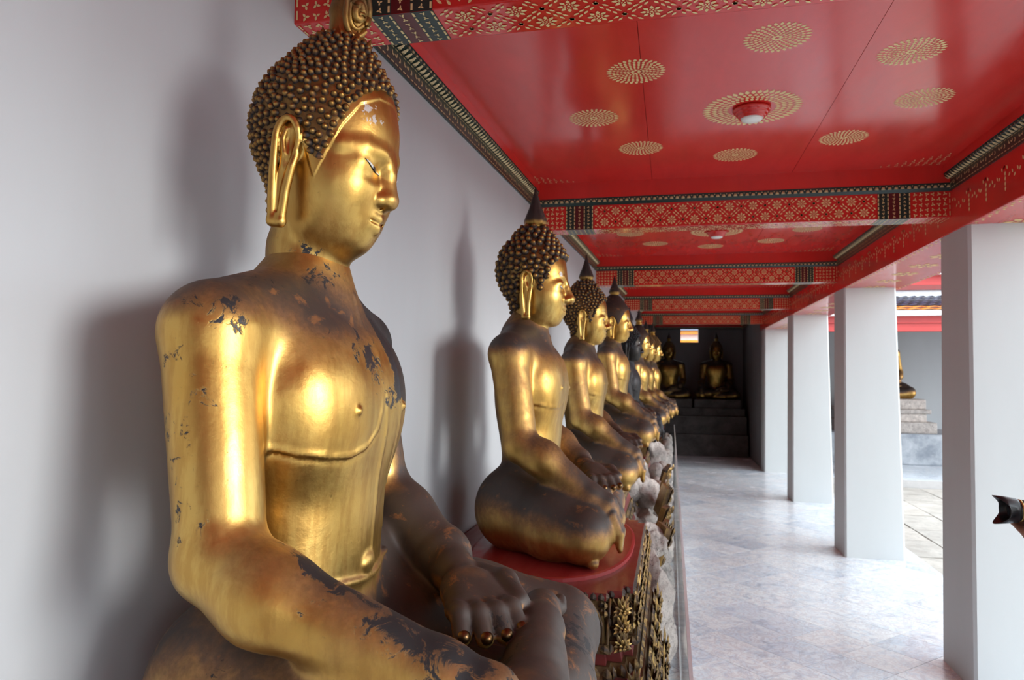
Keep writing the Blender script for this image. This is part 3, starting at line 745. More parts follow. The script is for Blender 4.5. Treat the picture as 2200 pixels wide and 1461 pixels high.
def body_masks(P, N, kind):
    nz = N[:, 2]; x, y, z = P.T
    d = .40*sstep(-.05, .9, nz)*sstep(1.2, 1.06, z) + .28*sstep(1.05, 1.12, z) + .30*sstep(.56, .34, z) + .40*sstep(.92, 1.03, z)*sstep(-.3, .3, nz)*sstep(1.13, 1.06, z) + .2*sstep(-.1, -.3, x)
    b = np.full(len(P), .06, np.float32)
    if kind == 'front':
        b += .50*blob(P, (.04, -.08, 1.10), (.10, .10, .06)) + .50*blob(P, (-.05, -.25, 1.05), (.12, .12, .06)) + .52*blob(P, (.13, -.05, .94), (.08, .14, .08)) + .40*blob(P, (.17, -.03, .86), (.06, .05, .08))
        b += .95*sstep(.05, .11, y)*sstep(.76, .86, z) + .45*blob(P, (.19, .05, .82), (.06, .05, .09)) + .40*blob(P, (-.0, -.40, .99), (.1, .08, .06))
        b += .55*blob(P, (.36, -.42, .45), (.20, .10, .10)) + .48*blob(P, (.20, -.40, .53), (.12, .08, .07)) + .55*blob(P, (.52, -.42, .38), (.12, .1, .10))
        b += .50*blob(P, (.62, .30, .2), (.14, .2, .16)) + .46*blob(P, (.50, -.12, .28), (.1, .14, .08)) + .36*blob(P, (.45, .05, .34), (.12, .14, .06))
        b += .40*blob(P, (.1, -.35, .18), (.3, .2, .2)) + .32*blob(P, (-.02, -.46, .75), (.12, .1, .45))
        d += .26*blob(P, (.10, -.1, 1.0), (.14, .28, .14)) + .08
        d += .25*blob(P, (.30, -.40, .48), (.30, .12, .12))
        d += .75*sstep(.12, .24, y)*sstep(.60, .5, z) + .75*sstep(.32, .37, y)
        d += .50*sstep(.40, .34, z)*sstep(-.15, .3, nz)*sstep(-.45, -.2, y)
        d -= .45*sstep(-.2, -.7, nz)*sstep(-.28, -.36, y)*sstep(.34, .44, z)
        d -= .25*sstep(.4, -.1, nz)*sstep(-.25, -.36, y)*sstep(.5, .62, z)
        d -= .6*blob(P, (.54, -.22, .24), (.12, .14, .08)) + .4*blob(P, (.66, .35, .10), (.1, .25, .10))
    else:
        b += .3*blob(P, (.0, -.3, 1.03), (.2, .2, .1))
        d += .36
        d -= .34*sstep(.28, .08, z)*sstep(.35, -.3, nz)
        d -= .42*blob(P, (.18, -.10, .70), (.10, .18, .2)) + .50*blob(P, (.16, -.02, .5), (.12, .18, .2))
        d -= .30*sstep(.2, -.5, nz)*sstep(-.28, -.36, y)*sstep(.34, .44, z)
        d += .14*blob(P, (0, -.45, .75), (.2, .1, .35)) + .12*sstep(.45, .3, z)*sstep(.0, .6, nz)
    return np.clip(d, 0, 1), np.clip(b, 0, 1), np.zeros(len(P))
def skull(s, dz=0.0):
    s.chain([(-.035, 0, 1.03), (-.022, 0, 1.13), (-.008, 0, 1.25)], [.112, .095, .09], .03, kin=.03)
    s.ell((-.008, 0, 1.475), (.178, .160, .185), .03)
    s.ell((.032, 0, 1.37), (.138, .136, .19), .06)
    s.ell((.045, 0, 1.275), (.102, .114, .105), .05)
    s.ell((.035, 0, 1.235), (.095, .095, .055), .04)
def build_head(h, nose=1.0, front=True):
    s = SDF((-.24, -.23, 1.06), (.29, .23, 1.70), h)
    skull(s)
    s.ell((.104, 0, 1.212), (.040, .052, .036), .04)
    dx = -.012
    for q in (-1, 1):
        s.ell((.082, q*.066, 1.325), (.066, .060, .070), .06)
        s.ell((.190, q*.060, 1.380), (.036, .044, .022), .035, 's')
        s.ell((.128, q*.062, 1.380), (.034, .046, .030), .022)
        if front:      # straight angular brows meeting at the bridge
            s.chain([(.166, q*.008, 1.395), (.166, q*.035, 1.415), (.142, q*.085, 1.420), (.100, q*.122, 1.410)], [.010, .010, .009, .006], .030)
        else:          # high arched brows and full lids
            s.chain([(.168, q*.012, 1.398), (.162, q*.045, 1.427), (.137, q*.085, 1.430), (.098, q*.120, 1.405)], [.008, .008, .007, .004], .014)
            s.ell((.138, q*.062, 1.390), (.032, .042, .018), .010)
    nt = .205*nose+dx
    s.chain([(.160, 0, 1.418), (.142+.2*(nt-.02), 0, 1.372), (nt, 0, 1.318)], [.015, .018, .025], .022, kin=.01)
    s.ell((nt-.003, 0, 1.310), (.027, .030, .022), .014)
    for q in (-1, 1):
        s.ell((nt-.022, q*.028, 1.306), (.024, .017, .016), .008)
        s.ell((nt-.010, q*.014, 1.291), (.008, .006, .006), .004, 's')
    s.ell((.112, 0, 1.258), (.050, .066, .045), .035)
    for q in (-1, 1):
        s.chain([(.162, 0, 1.264), (.158, q*.022, 1.267), (.134, q*.054, 1.264)], [.011, .010, .006], .012)
        s.chain([(.158, 0, 1.241), (.152, q*.024, 1.244), (.134, q*.048, 1.256)], [.0125, .011, .006], .012)
        s.chain([(.176, 0, 1.2525), (.166, q*.028, 1.2545), (.140, q*.060, 1.263), (.118, q*.078, 1.276)], [.0034, .0034, .0034, .003], .004, 's')
        s.chain([(.158, 0, 1.29), (.160, 0, 1.276)], [.005, .005], .01, 's')
        # ear: plate, helix, concha, long slit lobe
        y = q*.158
        s.ell((-.006, y, 1.395), (.030, .020, .052), .012)
        hx = [(-.006+.027*math.cos(a), y+q*(.012+.011*min(1, max(0, (a+.6)/1.6))), 1.398+.046*math.sin(a)) for a in np.linspace(-.6, 3.4, 15)]
        s.chain(hx+[(-.031, y+q*.016, 1.32), (-.027, y+q*.010, 1.26), (-.021, y+q*.004, 1.21)], [.0072]*4+[.0085]*11+[.0095, .0105, .0115], .006)
        s.chain([(.018, y+q*.010, 1.365), (.012, y+q*.012, 1.335), (.004, y+q*.009, 1.28), (.000, y+q*.004, 1.21)], [.008, .010, .0105, .0115], .007)
        s.cone((-.020, y+q*.004, 1.206), (.0, y+q*.004, 1.206), .0125, .0125, .01)
        s.cone((-.010, y+q*.004, 1.36), (-.010, y-q*.002, 1.22), .013, .012, .006)
        s.ell((.0, y+q*.022, 1.392), (.014, .012, .030), .006, 's')
        s.chain([(-.012, y+q*.017, 1.42), (-.017, y+q*.018, 1.395), (-.009, y+q*.016, 1.362)], [.005, .0055, .005], .005)
        s.chain([(-.010, y+q*.018, 1.325), (-.010, y+q*.012, 1.232)], [.0035, .0035], .004, 's')
    if front:      # smooth raised band under the hairline
        sl, x, yy, z = s.block((-.24, -.23, 1.24), (.29, .23, 1.70))
        az = np.degrees(np.arctan2(np.abs(yy), x+.008)); zh = np.interp(az, HAIR_AZ, HAIR_Z).astype(np.float32)
        A = s.V[sl]; lim = np.where(az < 78, zh-.026, 9)
        s.V[sl] = np.minimum(A, np.maximum(A-.0032, (lim-z)*.7))
    s.roof(1.66)
    return s
def build_hair(h, spread=.008):
    s = SDF((-.26, -.24, 1.18), (.26, .24, 1.78), h)
    skull(s); s.V -= spread
    s.ell((-.002, 0, 1.628), (.088, .086, .092), .06)
    x, y, z = s.ax[0][:, None, None], s.ax[1][None, :, None], s.ax[2][None, None, :]
    az = np.degrees(np.arctan2(np.abs(y), x+.008)); zh = np.interp(az, HAIR_AZ, HAIR_Z).astype(np.float32)
    d = (zh-z)*.75; k = .012; t = np.clip(.5-.5*(d-s.V)/k, 0, 1); s.V = (d+(s.V-d)*t+k*t*(1-t)).astype(np.float32)
    return s
def poisson(P, N, d, seed=1, zcut=9):
    r = np.random.default_rng(seed); order = np.argsort(P[:, 2]*40 // 1 * 100 + r.random(len(P))*60); cells = {}; out = []
    for i in order:
        p = P[i]
        if p[2] > zcut: continue
        c = tuple((p/d).astype(int)); ok = True
        for a in (-1, 0, 1):
            for b in (-1, 0, 1):
                for e in (-1, 0, 1):
                    for q in cells.get((c[0]+a, c[1]+b, c[2]+e), ()):
                        if (P[q][0]-p[0])**2+(P[q][1]-p[1])**2+(P[q][2]-p[2])**2 < d*d: ok = False; break
                    if not ok: break
                if not ok: break
            if not ok: break
        if ok: cells.setdefault(c, []).append(i); out.append(i)
    return out
def curl_shape(kind):
    n = 8; prof = [(1.0, -.25), (1.0, .15), (.80, .62), (.42, .95)] if kind == 'snail' else [(1.0, -.3), (.92, .3), (.6, .85), (.2, 1.15)]
    if kind == 'snail': prof = [(1.0, -.3), (1.02, .2), (.82, .55), (.66, .6), (.55, .9), (.25, 1.08)]
    V = []; F = []
    for r_, z_ in prof:
        for i in range(n): a = 2*math.pi*i/n; V.append((r_*math.cos(a), r_*math.sin(a), z_))
    for j in range(len(prof)-1):
        for i in range(n): k = (i+1) % n; F.append((j*n+i, j*n+k, (j+1)*n+k, (j+1)*n+i))
    V.append((0, 0, prof[-1][1]+.05)); b = (len(prof)-1)*n
    for i in range(n): F.append((b+i, b+(i+1) % n, len(V)-1))
    return V, F
def frame(nrm):
    n = Vector(nrm).normalized(); a = n.cross(Vector((0, 0, 1)) if abs(n.z) < .9 else Vector((1, 0, 0))).normalized(); b = n.cross(a)
    return Matrix(((a.x, b.x, n.x), (a.y, b.y, n.y), (a.z, b.z, n.z)))
def rot_head(P, ang, piv=(-.02, 0, 1.18)):
    c, s_ = math.cos(ang), math.sin(ang); Q = P.copy(); x, z = P[:, 0]-piv[0], P[:, 2]-piv[2]
    Q[:, 0] = piv[0]+c*x+s_*z; Q[:, 2] = piv[2]-s_*x+c*z; return Q
def rot_vec(N, ang): return rot_head(N, ang, (0, 0, 0))
M['eye_white'] = simple('shell_inlay', (.62, .60, .55), .3); M['eye_dark'] = simple('dark_inlay', (.015, .012, .012), .2)
M['nail'] = mat_gold('dark_nail', gold=(.16, .10, .05), dark=(.05, .03, .02), rough=.34)
def eye_meshes(s, front, q):
    """almond inlay hugging the lid: outline, white, iris"""
    out = []
    yi, yo, zi, zo = (.032, .098, 1.366, 1.388) if front else (.032, .098, 1.366, 1.374)
    for (wd, e, a0, a1) in ((.0048 if front else .006, .0012, 0, 1), (.0034 if front else .0042, .0022, .06, .94), (.0037 if front else .0045, .003, .28, .58)):
        n = 12; V = []; F = []
        for i in range(n+1):
            t = a0+(a1-a0)*i/n; y = q*(yi+(yo-yi)*t); zc = zi+(zo-zi)*t-.003*math.sin(math.pi*t); hw = wd*math.sin(math.pi*min(max(t, .03), .97))**.7
            for dz in (-1, 0, 1):
                z = zc+dz*hw; V.append((s.front(y, z)+e, y, z))
        for i in range(n):
            for j in range(2): a = i*3+j; f = (a, a+3, a+4, a+1); F.append(f if q > 0 else f[::-1])
        out.append((np.array(V, np.float32), F))
    return out
def flame_finial(parent, front, mat, mat2, ang):
    root_z = 1.70 if front else 1.695
    m = MB()
    if front:
        m.lathe([(.058, 0), (.062, .012), (.052, .03), (.044, .05), (.042, .075), (.046, .10), (.044, .14), (.036, .19), (.028, .25), (.016, .33), (.004, .40)], n=36, f=lambda a, z: 1+.13*math.sin(3*a+z*30)*min(1, z*12))
        for k in range(9):
            a = k*2*math.pi/9; m.grid([(.064*math.cos(a-.34), .064*math.sin(a-.34), .0), (.064*math.cos(a+.34), .064*math.sin(a+.34), .0), (.070*math.cos(a), .070*math.sin(a), .045), (.04*math.cos(a), .04*math.sin(a), .02)], [(0, 1, 2), (1, 3, 2), (3, 0, 2)])
        for rr, tt in ((.036, .008), (.024, .007), (.011, .011)):
            pts = [((.040+.006*(rr < .02))*math.cos(-.6)-rr*.9*math.cos(t)*math.sin(-.6), (.040+.006*(rr < .02))*math.sin(-.6)+rr*.9*math.cos(t)*math.cos(-.6), .10+rr*1.7*math.sin(t)) for t in np.linspace(0, 2*math.pi, 21)]
            m.tube(pts, tt, 6)
    else:
        m.lathe([(.048, -.01), (.054, .008), (.050, .03), (.045, .04), (.052, .05), (.060, .065), (.059, .080), (.050, .105), (.036, .14), (.023, .18), (.012, .22), (.003, .262)], n=32, f=lambda a, z: 1+.05*math.cos(8*a)*(z > .05))
    V = rot_head(np.array(m.V, np.float32)+np.array((.004, 0, root_z-.03), np.float32), ang)
    me = mesh_py('flame_finial', V, m.F, True); z = np.array([v[2] for v in m.V])
    set_attr(me, 'dust', .25+.75*sstep(.05, .09, z) if not front else .35+.5*sstep(.05, .2, z)); me.materials.append(mat)
    return obj('flame_finial', me, None, parent)
def statue(label, loc, rz=0, kind='gold', front=False, scale=1.0, res=.009, hres=.0045, kx=.33, ang=0.0, headz=0.0, headx=0.0, curl=.030, cache=None, mats=None, group=None, sep=0, curl_amp=1.0, nose=1.0, body_args=None, smooth_hair=False):
    """builds (or, with cache, re-links shared meshes of) one seated figure"""
    root = empty('seated_statue', loc, rz, scale); tag(root, label, 'statue', group)
    mg, mh = mats
    if cache is not None and 'body' in cache:
        for name, me, par in cache['list']:
            o = bpy.data.objects.new(name, me); link(o, cache['map_new'][par] if par else root)
            if name in ('body', 'head'): o.material_slots[0].link = 'OBJECT'; o.material_slots[0].material = mg
            if name in ('hair', 'hair_curls', 'flame_finial'): o.material_slots[0].link = 'OBJECT'; o.material_slots[0].material = mh
            if name == 'hair_curls': tag(o, kind='stuff')
            cache['map_new'] = dict(cache.get('map_new', {})); cache['map_new'][name] = o
        return root
    rec = []
    s, tips = build_body(res, kx, **(body_args or {})); P, F, N = s.mesh()
    me = mesh_np('body', P, F, True, N); d, b, si = body_masks(P, N, 'front' if front else 'row')
    for n_, a_ in (('dust', d), ('black', b), ('silver', si)): set_attr(me, n_, a_)
    me.materials.append(mg); body = obj('body', me, None, root); rec.append(('body', me, None))
    if sep:                                              # finger nails on the lap hand
        for (e, dr) in tips:
            mm = MB(); mm.lathe([(.001, .0225), (.008, .0205), (.0135, .014), (.0155, .006), (.015, .001)][::-1], n=14); Mx = frame(dr)
            V = [Vector(e)+Mx @ (Vector(v)*1.13) for v in mm.V]; m2 = mesh_py('nail', V, mm.F, True); m2.materials.append(M['nail']); obj('nail', m2, None, body)
    global HAIR_Z
    HAIR_Z = HAIR_Z1 if front else HAIR_Z2
    s = build_head(hres, nose, front); P, F, N = s.mesh(); P2 = rot_head(P, ang); P2[:, 2] += headz*sstep(1.10, 1.18, P[:, 2]); P2[:, 0] += headx*sstep(1.10, 1.2, P[:, 2])
    me = mesh_np('head', P2, F, True, rot_vec(N, ang)); x, y, z = P.T
    d = .16*sstep(1.17, 1.10, z)+.16+.3*sstep(.02, -.12, x)*sstep(1.3, 1.2, z); b = np.full(len(P), .06)
    b += .45*blob(P, (.04, -.09, 1.15), (.10, .06, .05)) + .25*blob(P, (.16, 0, 1.24), (.05, .05, .03)) + .24*blob(P, (.09, -.11, 1.28), (.04, .04, .03)) if front else 0
    d += .45*blob(P, (.21, 0, 1.33), (.04, .03, .06)) if front else .35*blob(P, (.2, 0, 1.33), (.06, .03, .07))
    d += (.3*blob(P, (.17, .03, 1.45), (.05, .06, .06)))
    sv = .62*blob(P, (.135, -.075, 1.50), (.045, .045, .05))+.55*blob(P, (.155, .03, 1.47), (.03, .025, .04)) if front else .62*blob(P, (.15, -.075, 1.44), (.04, .03, .028))+.45*blob(P, (.13, -.1, 1.415), (.02, .02, .012))
    for n_, a_ in (('dust', np.clip(d, 0, 1)), ('black', np.clip(b, 0, 1)), ('silver', sv)): set_attr(me, n_, a_)
    me.materials.append(mg); head = obj('head', me, None, root); rec.append(('head', me, None))
    for q in (-1, 1):
        for nm, (V, Fq), mt in zip(('eye_rim', 'eye', 'iris'), eye_meshes(s, front, q), (M['eye_dark'], M['eye_white'], M['eye_dark'])):
            V2 = rot_head(V, ang); V2[:, 2] += headz; V2[:, 0] += headx; m2 = mesh_py(nm, V2, Fq, True); m2.materials.append(mt); obj(nm, m2, None, head); rec.append((nm, m2, 'head'))
    s = build_hair(max(hres, .005)); P, F, N = s.mesh(); P2 = rot_head(P, ang); P2[:, 2] += headz; P2[:, 0] += headx; N2 = rot_vec(N, ang)
    me = mesh_np('hair', P2, F, True, N2); set_attr(me, 'dust', np.full(len(P), .82 if smooth_hair else .55) + .3*sstep(.2, .9, N[:, 2])); me.materials.append(mh)
    hair = obj('hair', me, None, root); rec.append(('hair', me, None))
    if not smooth_hair:
        # snail curls: hex-like rows over the cap
        cap = np.where((P[:, 2] > np.interp(np.degrees(np.arctan2(np.abs(P[:, 1]), P[:, 0]+.008)), HAIR_AZ, HAIR_Z)+curl*.3) & (P[:, 2] < 1.705))[0]
        ids = [cap[i] for i in poisson(P[cap], N[cap], curl)]
        V0, F0 = curl_shape('snail' if curl > .02 else 'knob'); V0 = np.array(V0, np.float32); r = curl*.60
        cm = mesh_py('curl', V0*np.array((r, r, r*1.05*curl_amp), np.float32), F0, True); set_attr(cm, 'dust', .92-.62*sstep(.4, 1.15, V0[:, 2])); cm.materials.append(mh)
        # the ones turned to the viewer become single parts
        cp = np.array((-loc[0], -loc[1], 2.0-loc[2]))/scale; vis = [(float(np.linalg.norm(P2[i]-cp)), i) for i in ids if float(N2[i] @ (cp-P2[i])) > 0.0]
        vis.sort(); single = set(i for _, i in vis[:sep]); VV = []; FF = []; DD = []
        for i in ids:
            Mx = frame(N2[i])
            if i in single:
                o = bpy.data.objects.new('curl', cm); link(o, hair); o.matrix_local = Matrix.Translation(Vector(P2[i])) @ Mx.to_4x4()
            else:
                b0 = len(VV); A = np.array(Mx, np.float32); VV += list((V0*np.array((r, r, r*1.05*curl_amp), np.float32)) @ A.T+P2[i]); FF += [tuple(a+b0 for a in f) for f in F0]
        if VV:
            me = mesh_py('hair_curls', VV, FF, True); set_attr(me, 'dust', np.tile(.92-.62*sstep(.4, 1.15, V0[:, 2]), len(VV)//len(V0))); me.materials.append(mh)
            o = obj('hair_curls', me, None, root); tag(o, kind='stuff'); rec.append(('hair_curls', me, None))
    fl = flame_finial(root, front, mh, mg, ang); fl.location.z += headz; fl.location.x += headx; rec.append(('flame_finial', fl.data, None))
    if cache is not None: cache['list'] = rec; cache['body'] = True; cache['map_new'] = {}
    return root
def plant(y, x, z, label, **kw): return statue(label, (x, y, z), **kw)
import time; _t0 = time.time()
GR = 'gilded statues seated in a row along the wall'
statue('large golden seated statue closest to the viewer, filling the left foreground', (-.86, 1.63, 1.12), front=True, res=.0065, hres=.003, kx=.53, ang=.14, headz=.022, headx=-.022, nose=.95, curl=.0158, sep=300, mats=(M['gold_front'], M['gold_hair']), group=GR,
       body_args=dict(wrist=(.46, -.40, .345), knk=(.62, -.40, .265), tip=(.69, -.38, .08), lapx=1.16))
statue('golden statue with big round hair knobs on the red-topped pedestal', (-.72, 3.75, 1.14), res=.009, hres=.0042, headz=-.05, curl=.031, sep=200, mats=(M['gold'], M['gold_hair']), group=GR, nose=1.01)
cache = {}
def row(label, loc, sc, mats, rz=0, cache=cache, **kw):
    return statue(label, loc, rz=rz, scale=sc, cache=cache, mats=mats, group=GR, res=.012, hres=.006, headz=-.05, curl=.024, **kw)
GM = (M['gold'], M['gold_hair'])
row('third golden statue from the viewer, just behind the red-pedestal one', (-.70, 5.95, 1.14), 1.0, GM)
cache['map_new'] = {}
c2 = {}
row('golden statue with smooth brown cap and tall spike, before the black one', (-.63, 8.1, 1.26), 1.0, GM, cache=c2, smooth_hair=True)
row('black seated statue among the gilded ones', (-.585, 10.2, 1.12), .97, (M['black_bronze'], M['black_bronze']))
row('golden statue directly beyond the black one', (-.53, 12.1, 1.20), 1.0, GM, cache=c2)
row('second golden statue beyond the black one', (-.47, 13.7, 1.20), .97, GM)
row('last golden statue of the wall row, before the dark corner', (-.38, 15.2, 1.16), 1.02, GM)
GD = (M['gold_shaded'], M['gold_shaded'])
row('golden statue, gold darkened as shade, facing the viewer in dark corner, half hidden by the row', (-.05, 19.6, 1.42), .92, GD, rz=-math.pi/2)
row('golden statue, gold darkened as shade, facing the viewer below and right of the small window', (1.17, 19.6, 1.42), .92, GD, rz=-math.pi/2)
row('golden statue on layered stone across the courtyard, half hidden by column', (5.05, 19.4, 1.52), 1.18, GM, rz=-math.pi/2)
# ================================================================== PEDESTALS, ROCKS, GLASS, PEOPLE, WING
M['carved'] = mat_gold('carved_gilding', gold=(.50, .34, .12), dark=(.075, .045, .028), rough=.38)
def offset_poly(P, o):
    """move every vertex outwards along the mean of its edge normals (counter-clockwise polygon)"""
    n = len(P); Q = []
    for i in range(n):
        a, b, c = Vector(P[i-1]), Vector(P[i]), Vector(P[(i+1) % n]); e1 = (b-a).normalized(); e2 = (c-b).normalized()
        n1 = Vector((e1.y, -e1.x)); n2 = Vector((e2.y, -e2.x)); k = (n1+n2); k = k/max(.35, k.length_squared/2)
        yy = b.y+k.y*o; Q.append((max(b.x+k.x*o, wallx(yy)+.012), yy))
    return Q
def prism(m, P0, z0, P1, z1, mi=0):
    n = len(P0); m.grid([(x, y, z0) for x, y in P0]+[(x, y, z1) for x, y in P1], [tuple(range(n-1, -1, -1)), tuple(range(n, 2*n))]+[(i, (i+1) % n, n+(i+1) % n, n+i) for i in range(n)], mi)
def petal(m, c, nrm, upv, w_, h_, t_):
    """one carved lotus petal standing on a face"""
    c, nrm, upv = Vector(c), Vector(nrm), Vector(upv); sd_ = upv.cross(nrm)
    V = [c-sd_*w_*.42, c+sd_*w_*.42, c+sd_*w_*.52+upv*h_*.4, c+sd_*w_*.34+upv*h_*.75, c+upv*h_, c-sd_*w_*.34+upv*h_*.75, c-sd_*w_*.52+upv*h_*.4, c+nrm*t_+upv*h_*.30, c+nrm*t_*.9+upv*h_*.65]
    m.grid(V, [(0, 1, 7), (1, 2, 7), (2, 3, 8, 7), (3, 4, 8), (4, 5, 8), (5, 6, 7, 8), (6, 0, 7)])
def pedestal(label, P, top, prof, near_only, loc=(0, 0), seat=None, orn=.042):
    root = empty('pedestal', (0, 0, 0)); tag(root, label, 'pedestal', 'statue pedestals along the wall'); z = top
    for (h_, o0, o1, kind) in prof:
        m = MB(); prism(m, offset_poly(P, o1), z-h_, offset_poly(P, o0), z)
        pt = m.build('tier', M['red_dull'] if kind in ('red', 'top') else M['carved'], root)
        if kind in ('gilt', 'petal', 'arch'):
            set_attr(pt.data, 'dust', np.full(len(pt.data.vertices), .62)); g = MB(); A = offset_poly(P, o0); B = offset_poly(P, o1); n = len(A)
            for i in range(n):
                a0, a1 = Vector((*A[i], z)), Vector((*A[(i+1) % n], z)); b0, b1 = Vector((*B[i], z-h_)), Vector((*B[(i+1) % n], z-h_))
                L = (a1-a0).length; e = (a1-a0)/max(L, 1e-6); nr = Vector((e.y, -e.x, 0))
                if nr.x < -.5 or L < .03: continue
                rows_ = max(1, int(round(h_/orn))) if kind != 'arch' else 1
                for rw in range(rows_):
                    ww = orn*(1 if kind != 'arch' else 2.2); k = max(1, int(L/ww))
                    for q in range(k):
                        t = (q+.5+(.25 if rw else 0))/k; f = (rw+.02)/rows_; c = (b0+(b1-b0)*t)*(1-f)+(a0+(a1-a0)*t)*f
                        kind == 'arch' or petal(g, c, nr, Vector((0, 0, 1)), ww*.9, h_/rows_*1.02, .013)
                        if kind == 'arch':
                            zv = Vector((0, 0, 1))
                            g.tube([c+nr*.012+e*ww*.46+zv*.0, c+nr*.014+e*ww*.46+zv*h_*.4, c+nr*.016+e*ww*.30+zv*h_*.7, c+nr*.018+zv*h_*.97, c+nr*.016-e*ww*.30+zv*h_*.7, c+nr*.014-e*ww*.46+zv*h_*.4, c+nr*.012-e*ww*.46], .006, 5)
                            for rr in range(3): petal(g, c+nr*.010+zv*h_*(.05+.25*rr), nr, zv, ww*(.5-.1*rr), h_*.30, .014)
                            for sg in (-1, 1):
                                for rr in range(2): petal(g, c+e*sg*ww*.40+zv*h_*(.62+.18*rr), nr, zv, .026, .03, .012)
            gm = g.build('carved_ornament', M['carved'], root); zz = np.array([v.co.z for v in gm.data.vertices]); r_ = rng.random(len(zz))
            set_attr(gm.data, 'dust', .42+.5*r_); tag(gm, kind='stuff')
        if kind == 'top':                                 # toothed gilt edging round the top slab
            g = MB(); A = offset_poly(P, o0); n = len(A)
            for i in range(n):
                a0, a1 = Vector((*A[i], z)), Vector((*A[(i+1) % n], z)); L = (a1-a0).length; e = (a1-a0)/max(L, 1e-6); nr = Vector((e.y, -e.x, 0))
                if nr.x < -.5: continue
                for q in range(int(L/.032)): c = a0+e*(q+.5)*.032; petal(g, c+Vector((0, 0, -h_)), nr, Vector((0, 0, 1)), .028, h_, .012)
            gm = g.build('edge_teeth', M['carved'], root); set_attr(gm.data, 'dust', np.full(len(gm.data.vertices), .8)); tag(gm, kind='stuff')
        z -= h_
    if seat:
        cx, cy, rx, ry = seat; m = MB(); n = 56; C0 = []; C1 = []
        for i in range(n):
            a = 2*math.pi*i/n; ca, sa = math.cos(a), math.sin(a); f = (abs(ca)**2.5+abs(sa)**2.5)**(-1/2.5); C0.append((cx+rx*f*ca, cy+ry*f*sa)); C1.append((cx+(rx-.012)*f*ca, cy+(ry-.012)*f*sa))
        prism(m, C0, top, C0, top+.016); prism(m, C0, top+.016, C1, top+.02); m.build('seat_disc', M['red_seat'], root)
    return root
M['red_seat'] = mat_red('red_seat_paint', (.26, .012, .012), .4)
def boat(cy, hy, fx, back, ch=.45):
    """plan with redented corners, counter-clockwise, back on the wall"""
    a = [(back, cy-hy*.62), (back+.16, cy-hy*.74), (back+.30, cy-hy*.74), (back+.34, cy-hy*.86), (back+.50, cy-hy*.86), (back+.54, cy-hy), (fx-.10, cy-hy), (fx-.10, cy-hy+.05), (fx-.04, cy-hy+.05), (fx-.04, cy-hy+.13), (fx, cy-hy+.13)]
    b = [(x, 2*cy-y) for x, y in a[::-1]]
    return a+b
prof2 = [(.03, 0, 0, 'top'), (.17, -.015, -.005, 'arch'), (.035, .012, .018, 'gilt'), (.05, -.01, .0, 'red'), (.05, .015, .03, 'gilt'), (.05, .02, .03, 'red'), (.10, .04, .075, 'petal'), (.04, .075, .085, 'red'), (.09, .06, .06, 'gilt'), (.045, .075, .085, 'red'), (.13, .085, .105, 'petal'), (.05, .11, .12, 'red'), (.28, .10, .11, 'gilt')]
pedestal('red-topped pedestal with gilded carved tiers under the knob-haired statue', boat(3.73, .79, -.155, -1.12), 1.12, prof2, True, seat=(-.585, 3.76, .40, .73))
# corner crests: upright carved flame leaves along the front edge
pp = [o for o in bpy.data.objects if o.name == 'pedestal'][0]
def acanthus(m, c, nrm, size):
    """fan of carved leaves curling out of a face"""
    c, nrm = Vector(c), Vector(nrm); sd_ = Vector((0, 0, 1)).cross(nrm)
    for lay, (ln, tl, n) in enumerate(((1.0, .10, 9), (.68, .28, 7), (.4, .5, 5))):
        for j in range(n):
            a = (j/(n-1)-.5)*3.6*(1-.1*lay)+random.uniform(-.1, .1); d = (sd_*math.sin(a)+Vector((0, 0, 1))*math.cos(a)+nrm*tl).normalized()
            nn = (nrm-d*nrm.dot(d)).normalized(); petal(m, c+nrm*(.008+.010*lay), nn, d, size*.36, size*ln*(1.15 if abs(a) < .6 else .85), size*.12)
for k, (x, y, z, nr, sz) in enumerate([(-.165, float(q), .985, (1, 0, 0), .11) for q in np.linspace(3.08, 4.40, 7)]+[(-.10, float(q), .64, (1, 0, 0), .12) for q in np.linspace(3.0, 4.4, 6)]+[(-.06, float(q), .34, (1, 0, 0), .13) for q in np.linspace(2.95, 4.5, 6)]
                              +[(-.20, 2.985, float(q), (.7, -.7, 0), .06) for q in (.90, .97, 1.04)]+[(-.15, 2.95, float(q), (.7, -.7, 0), .07) for q in (.56, .66, .76)]+[(-.09, 2.90, float(q), (.7, -.7, 0), .08) for q in (.2, .31, .42)]):
    m = MB(); acanthus(m, (0, 0, 0), Vector(nr).normalized(), sz)
    o = m.build('leaf_ornament', M['carved'], pp, loc=(x, y, z)); set_attr(o.data, 'dust', .22+.5*rng.random(len(o.data.vertices)))
prof1 = [(.03, 0, 0, 'top'), (.17, -.015, -.005, 'gilt'), (.05, .0, .0, 'red'), (.12, .01, .02, 'petal'), (.75, .02, .03, 'gilt')]
pedestal('low carved pedestal hidden under the closest statue', boat(1.63, .60, -.30, -1.21), 1.12, prof1, True)
lab = ['carved pedestal among rocks under the third statue', 'carved pedestal under the smooth-capped statue', 'carved pedestal under the black statue', 'carved pedestal just beyond the black statue', 'carved pedestal second beyond the black statue', 'carved pedestal of the last statue in the wall row']
prof3 = [(.03, 0, 0, 'top'), (.14, -.01, .0, 'gilt'), (.05, .0, .02, 'red'), (.14, .02, .04, 'petal'), (.05, .04, .06, 'red'), (.8, .05, .07, 'gilt')]
for (yy, zz, xx), lb_ in zip(((5.95, 1.14, -.37), (8.1, 1.26, -.36), (10.2, 1.12, -.35), (12.1, 1.20, -.34), (13.7, 1.20, -.31), (15.2, 1.16, -.34)), lab):
    pf = list(prof3); pf[-1] = (zz-sum(p[0] for p in pf[:-1]), .05, .07, 'gilt'); pedestal(lb_, boat(yy, .66, xx, wallx(yy)+.02), zz, pf, True, orn=.09)

